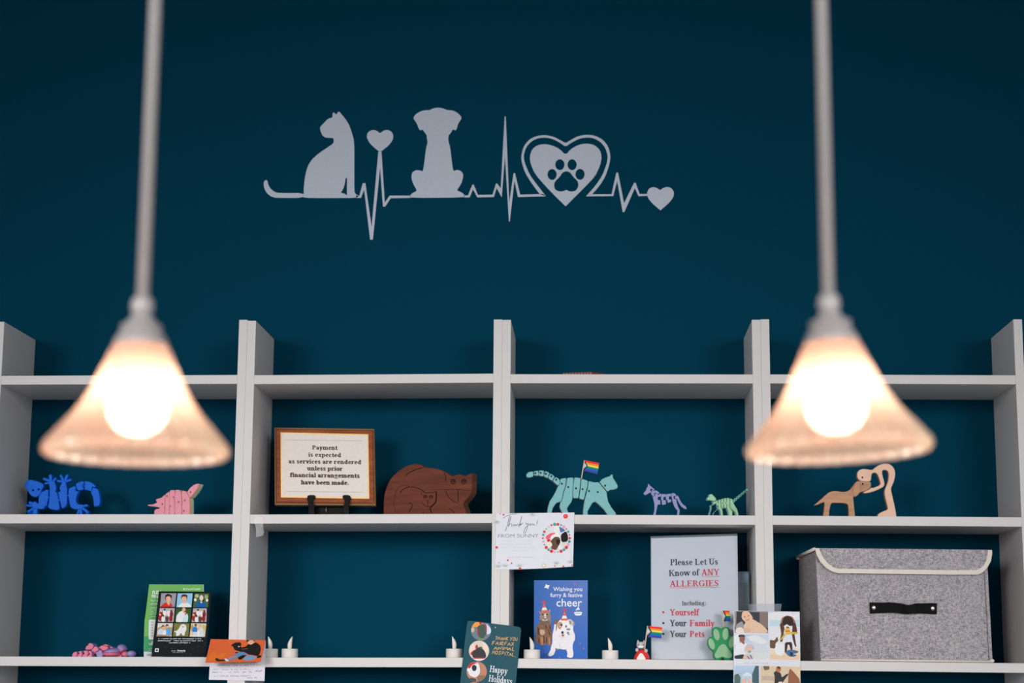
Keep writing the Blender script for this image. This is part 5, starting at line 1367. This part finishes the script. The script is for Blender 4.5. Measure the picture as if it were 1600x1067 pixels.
# grey fabric storage box
Z3 = shelf_z(2, 0.8)
def Bx(t): return T(1230, 840, 4.324, t)
def fabric():
    mt = mat('grey_linen', (150, 146, 152), 0.85, 0.15, var=0.0, gain=1.2)
    nt = mt.node_tree; b = nt.nodes['Principled BSDF']; N = nt.nodes.new; L = nt.links.new
    tc = N('ShaderNodeTexCoord'); outs = []
    for sc in ((160, 160, 900), (900, 900, 130), (40, 40, 40)):
        mp = N('ShaderNodeMapping'); mp.inputs['Scale'].default_value = sc
        ns = N('ShaderNodeTexNoise'); ns.inputs['Scale'].default_value = 1.0; ns.inputs['Detail'].default_value = 2
        L(tc.outputs['Object'], mp.inputs['Vector']); L(mp.outputs[0], ns.inputs['Vector']); outs.append(ns)
    ad = N('ShaderNodeMath'); ad.operation = 'ADD'; L(outs[0].outputs[0], ad.inputs[0]); L(outs[1].outputs[0], ad.inputs[1])
    a2 = N('ShaderNodeMath'); a2.operation = 'MULTIPLY_ADD'; a2.inputs[1].default_value = .16; L(outs[2].outputs[0], a2.inputs[0]); L(ad.outputs[0], a2.inputs[2])
    rp = N('ShaderNodeValToRGB'); rp.color_ramp.elements[0].position = .38; rp.color_ramp.elements[1].position = .62
    dv = N('ShaderNodeMath'); dv.operation = 'MULTIPLY'; dv.inputs[1].default_value = 1/2.16; L(a2.outputs[0], dv.inputs[0])
    rp.color_ramp.elements[0].color = (*[v*1.15 for v in lin((104, 104, 116))], 1); rp.color_ramp.elements[1].color = (*[v*1.15 for v in lin((196, 186, 186))], 1)
    L(dv.outputs[0], rp.inputs[0]); L(rp.outputs[0], b.inputs['Base Color'])
    return mt
lin_m = fabric(); cream = mat('cream_binding', (214, 204, 194), 0.7, 0.2, var=0.03, gain=1.2)
yf, yb = 0.004, 0.232
fbl, fbr = at_y(*Bx('228,836')[0], yf), at_y(*Bx('1388,850')[0], yf)
ftl, ftr = at_y(*Bx('192,90')[0], yf+.006), at_y(*Bx('1348,95')[0], yf+.006)
bbl = at_y(*Bx('92,832')[0], yb); btl = at_y(*Bx('80,140')[0], yb)
for v in (fbl, fbr, bbl): v.z = shelf_z(2, v.x)+.0006
bbr = Vector((fbr.x-.004, yb, shelf_z(2, fbr.x)+.0006)); btr = Vector((ftr.x-.003, yb, btl.z)); btl.z = btr.z = ftl.z-.001; 
sb = empty('storage_box', ((fbl.x+fbr.x)/2, .12, Z3), 'grey linen storage box with cream edged lid and black strap handle', 'storage box')
def grid_face(mb, a, b, c, d, n, bulge, nrm):
    vs = []; fs = []
    for i in range(n+1):
        for j in range(n+1):
            u, v = j/n, i/n
            p = (a*(1-u)+b*u)*(1-v)+(d*(1-u)+c*u)*v
            k = math.sin(PI*u)*math.sin(PI*v)
            vs.append(p+nrm*(bulge*k))
    for i in range(n):
        for j in range(n):
            q_ = i*(n+1)+j
            fs.append((q_, q_+1, q_+n+2, q_+n+1))
    mb.add(vs, fs, 0, True)
mb = MB()
grid_face(mb, fbl, fbr, ftr, ftl, 10, 0.003, Vector((0, -1, 0)))
grid_face(mb, bbl, fbl, ftl, btl, 8, -0.004, Vector((-1, 0, 0)))
grid_face(mb, fbr, bbr, btr, ftr, 8, -0.003, Vector((1, 0, 0)))
grid_face(mb, bbr, bbl, btl, btr, 4, 0, Vector((0, 1, 0)))
mb.add([fbl, fbr, bbr, bbl], [(3, 2, 1, 0)]); mb.add([ftl, ftr, btr, btl], [(0, 1, 2, 3)])
mb.build('body', lin_m, sb)
# lid: flat top with a front flap
pl = Plane(at_y(*Bx('800,80')[0], yf-.004), lean=0.02)
tlc, trc = pl.p3(*Bx('184,70')[0]), pl.p3(*Bx('1384,82')[0])
lz = max(ftl.z, ftr.z)+.0015
mb = MB()
bl_ = Vector((btl.x-.004, yb+.002, tlc.z-.004)); br_ = Vector((btr.x+.004, yb+.002, trc.z-.004))
up = Vector((0, 0, .004))
mb.hexa([tlc-up, trc-up, trc, tlc, bl_-up, br_-up, br_, bl_])
mb.build('lid', lin_m, sb)
flo = Bx('186,72 1383,84 1384,110 1375,160 1350,205 1320,235 1285,250 1100,250 800,246 340,240 300,228 262,205 225,165 200,120')
MB().slab(pl, [flo], 0.003, off=0.0005, bev=0.0008).build('lid_flap', lin_m, sb)
inn = Bx('215,72 1356,84 1354,110 1346,150 1325,190 1300,210 1275,219 1100,220 800,216 345,210 312,200 280,178 250,145 228,110')
bd = MB(); k_ = len(flo)
for i in range(1, k_):
    a, b = i, (i+1) % k_
    if i == 0: continue
    bd.slab(pl, [[flo[a], flo[b], inn[b], inn[a]]], 0.0012, off=0.0018, bev=0.0002)
bd.tube([tlc-up*.5, bl_-up*.5], .0038, 8); bd.tube([trc-up*.6+Vector((-.003, .001, 0)), br_-up*.6], .0022, 8)
bd.tube([bl_-up*.5+Vector((0, 0, -.003)), bl_-up*.5+Vector((.002, -.02, -.004))], .004, 6)
bd.build('lid_binding', cream, sb)
pp = MB(); pp.tube([fbl+Vector((0, -.001, .0022)), (fbl+fbr)/2+Vector((0, -.001, .0022)), fbr+Vector((0, -.001, .0022))], .0024, 8); pp.tube([fbr+Vector((0, 0, .003)), bbr+Vector((0, 0, .003))], .0022, 6)
pp.ball(fbr+Vector((-.001, -.001, .004)), .005, .004, .0042, u=12, v=8)
pp.build('bottom_piping', cream, sb)
sm_ = MB()
sm_.tube([fbr+Vector((-.008, -.0012, .006)), (fbr*.5+ftr*.5)+Vector((-.008, -.0022, 0)), ftr+Vector((-.008, -.0012, -.04))], .0006, 6)
sm_.build('side_seam', mat('seam_thread', (96, 94, 104), .8), sb)
def Hn(t): return T(1340, 920, 11.43, t)
ph2 = Plane(at_y(1411, 950, yf-.002))
top_ = Hn('210,240 400,245 560,240 700,255 800,268 870,290 940,285 1010,262 1150,258 1300,252 1415,258')
bot_ = Hn('218,440 400,432 540,425 660,425 760,440 850,452 950,445 1050,438 1150,440 1280,448 1408,455')
offs = [.0025, .003, .006, .010, .011, .008, .011, .010, .006, .003, .0025]
mb = MB(); vs = []
for (a, b, o_) in zip(top_, bot_, offs):
    vs += [ph2.p3(*a, o_), ph2.p3(*b, o_), ph2.p3(*a, o_-.002), ph2.p3(*b, o_-.002)]
fs = []
for i in range(10):
    o_ = i*4; n_ = o_+4
    fs += [(o_, o_+1, n_+1, n_), (o_+3, o_+2, n_+2, n_+3), (o_+2, o_, n_, n_+2), (o_+1, o_+3, n_+3, n_+1)]
fs += [(0, 2, 3, 1), (41, 43, 42, 40)]
strap = mb.add(vs, fs).build('handle_strap', mat('black_leatherette', (16, 15, 15), .6, .08, var=.1), sb)
for u, v in ((287, 335), (1338, 348)):
    c = ph2.p3(*Hn('%d,%d' % (u, v))[0], .003)
    MB().ball(c, .0045, .0018, .005, u=14, v=8).build('rivet', mat('rivet_chrome', (225, 222, 220), .2, .6, .9), strap)
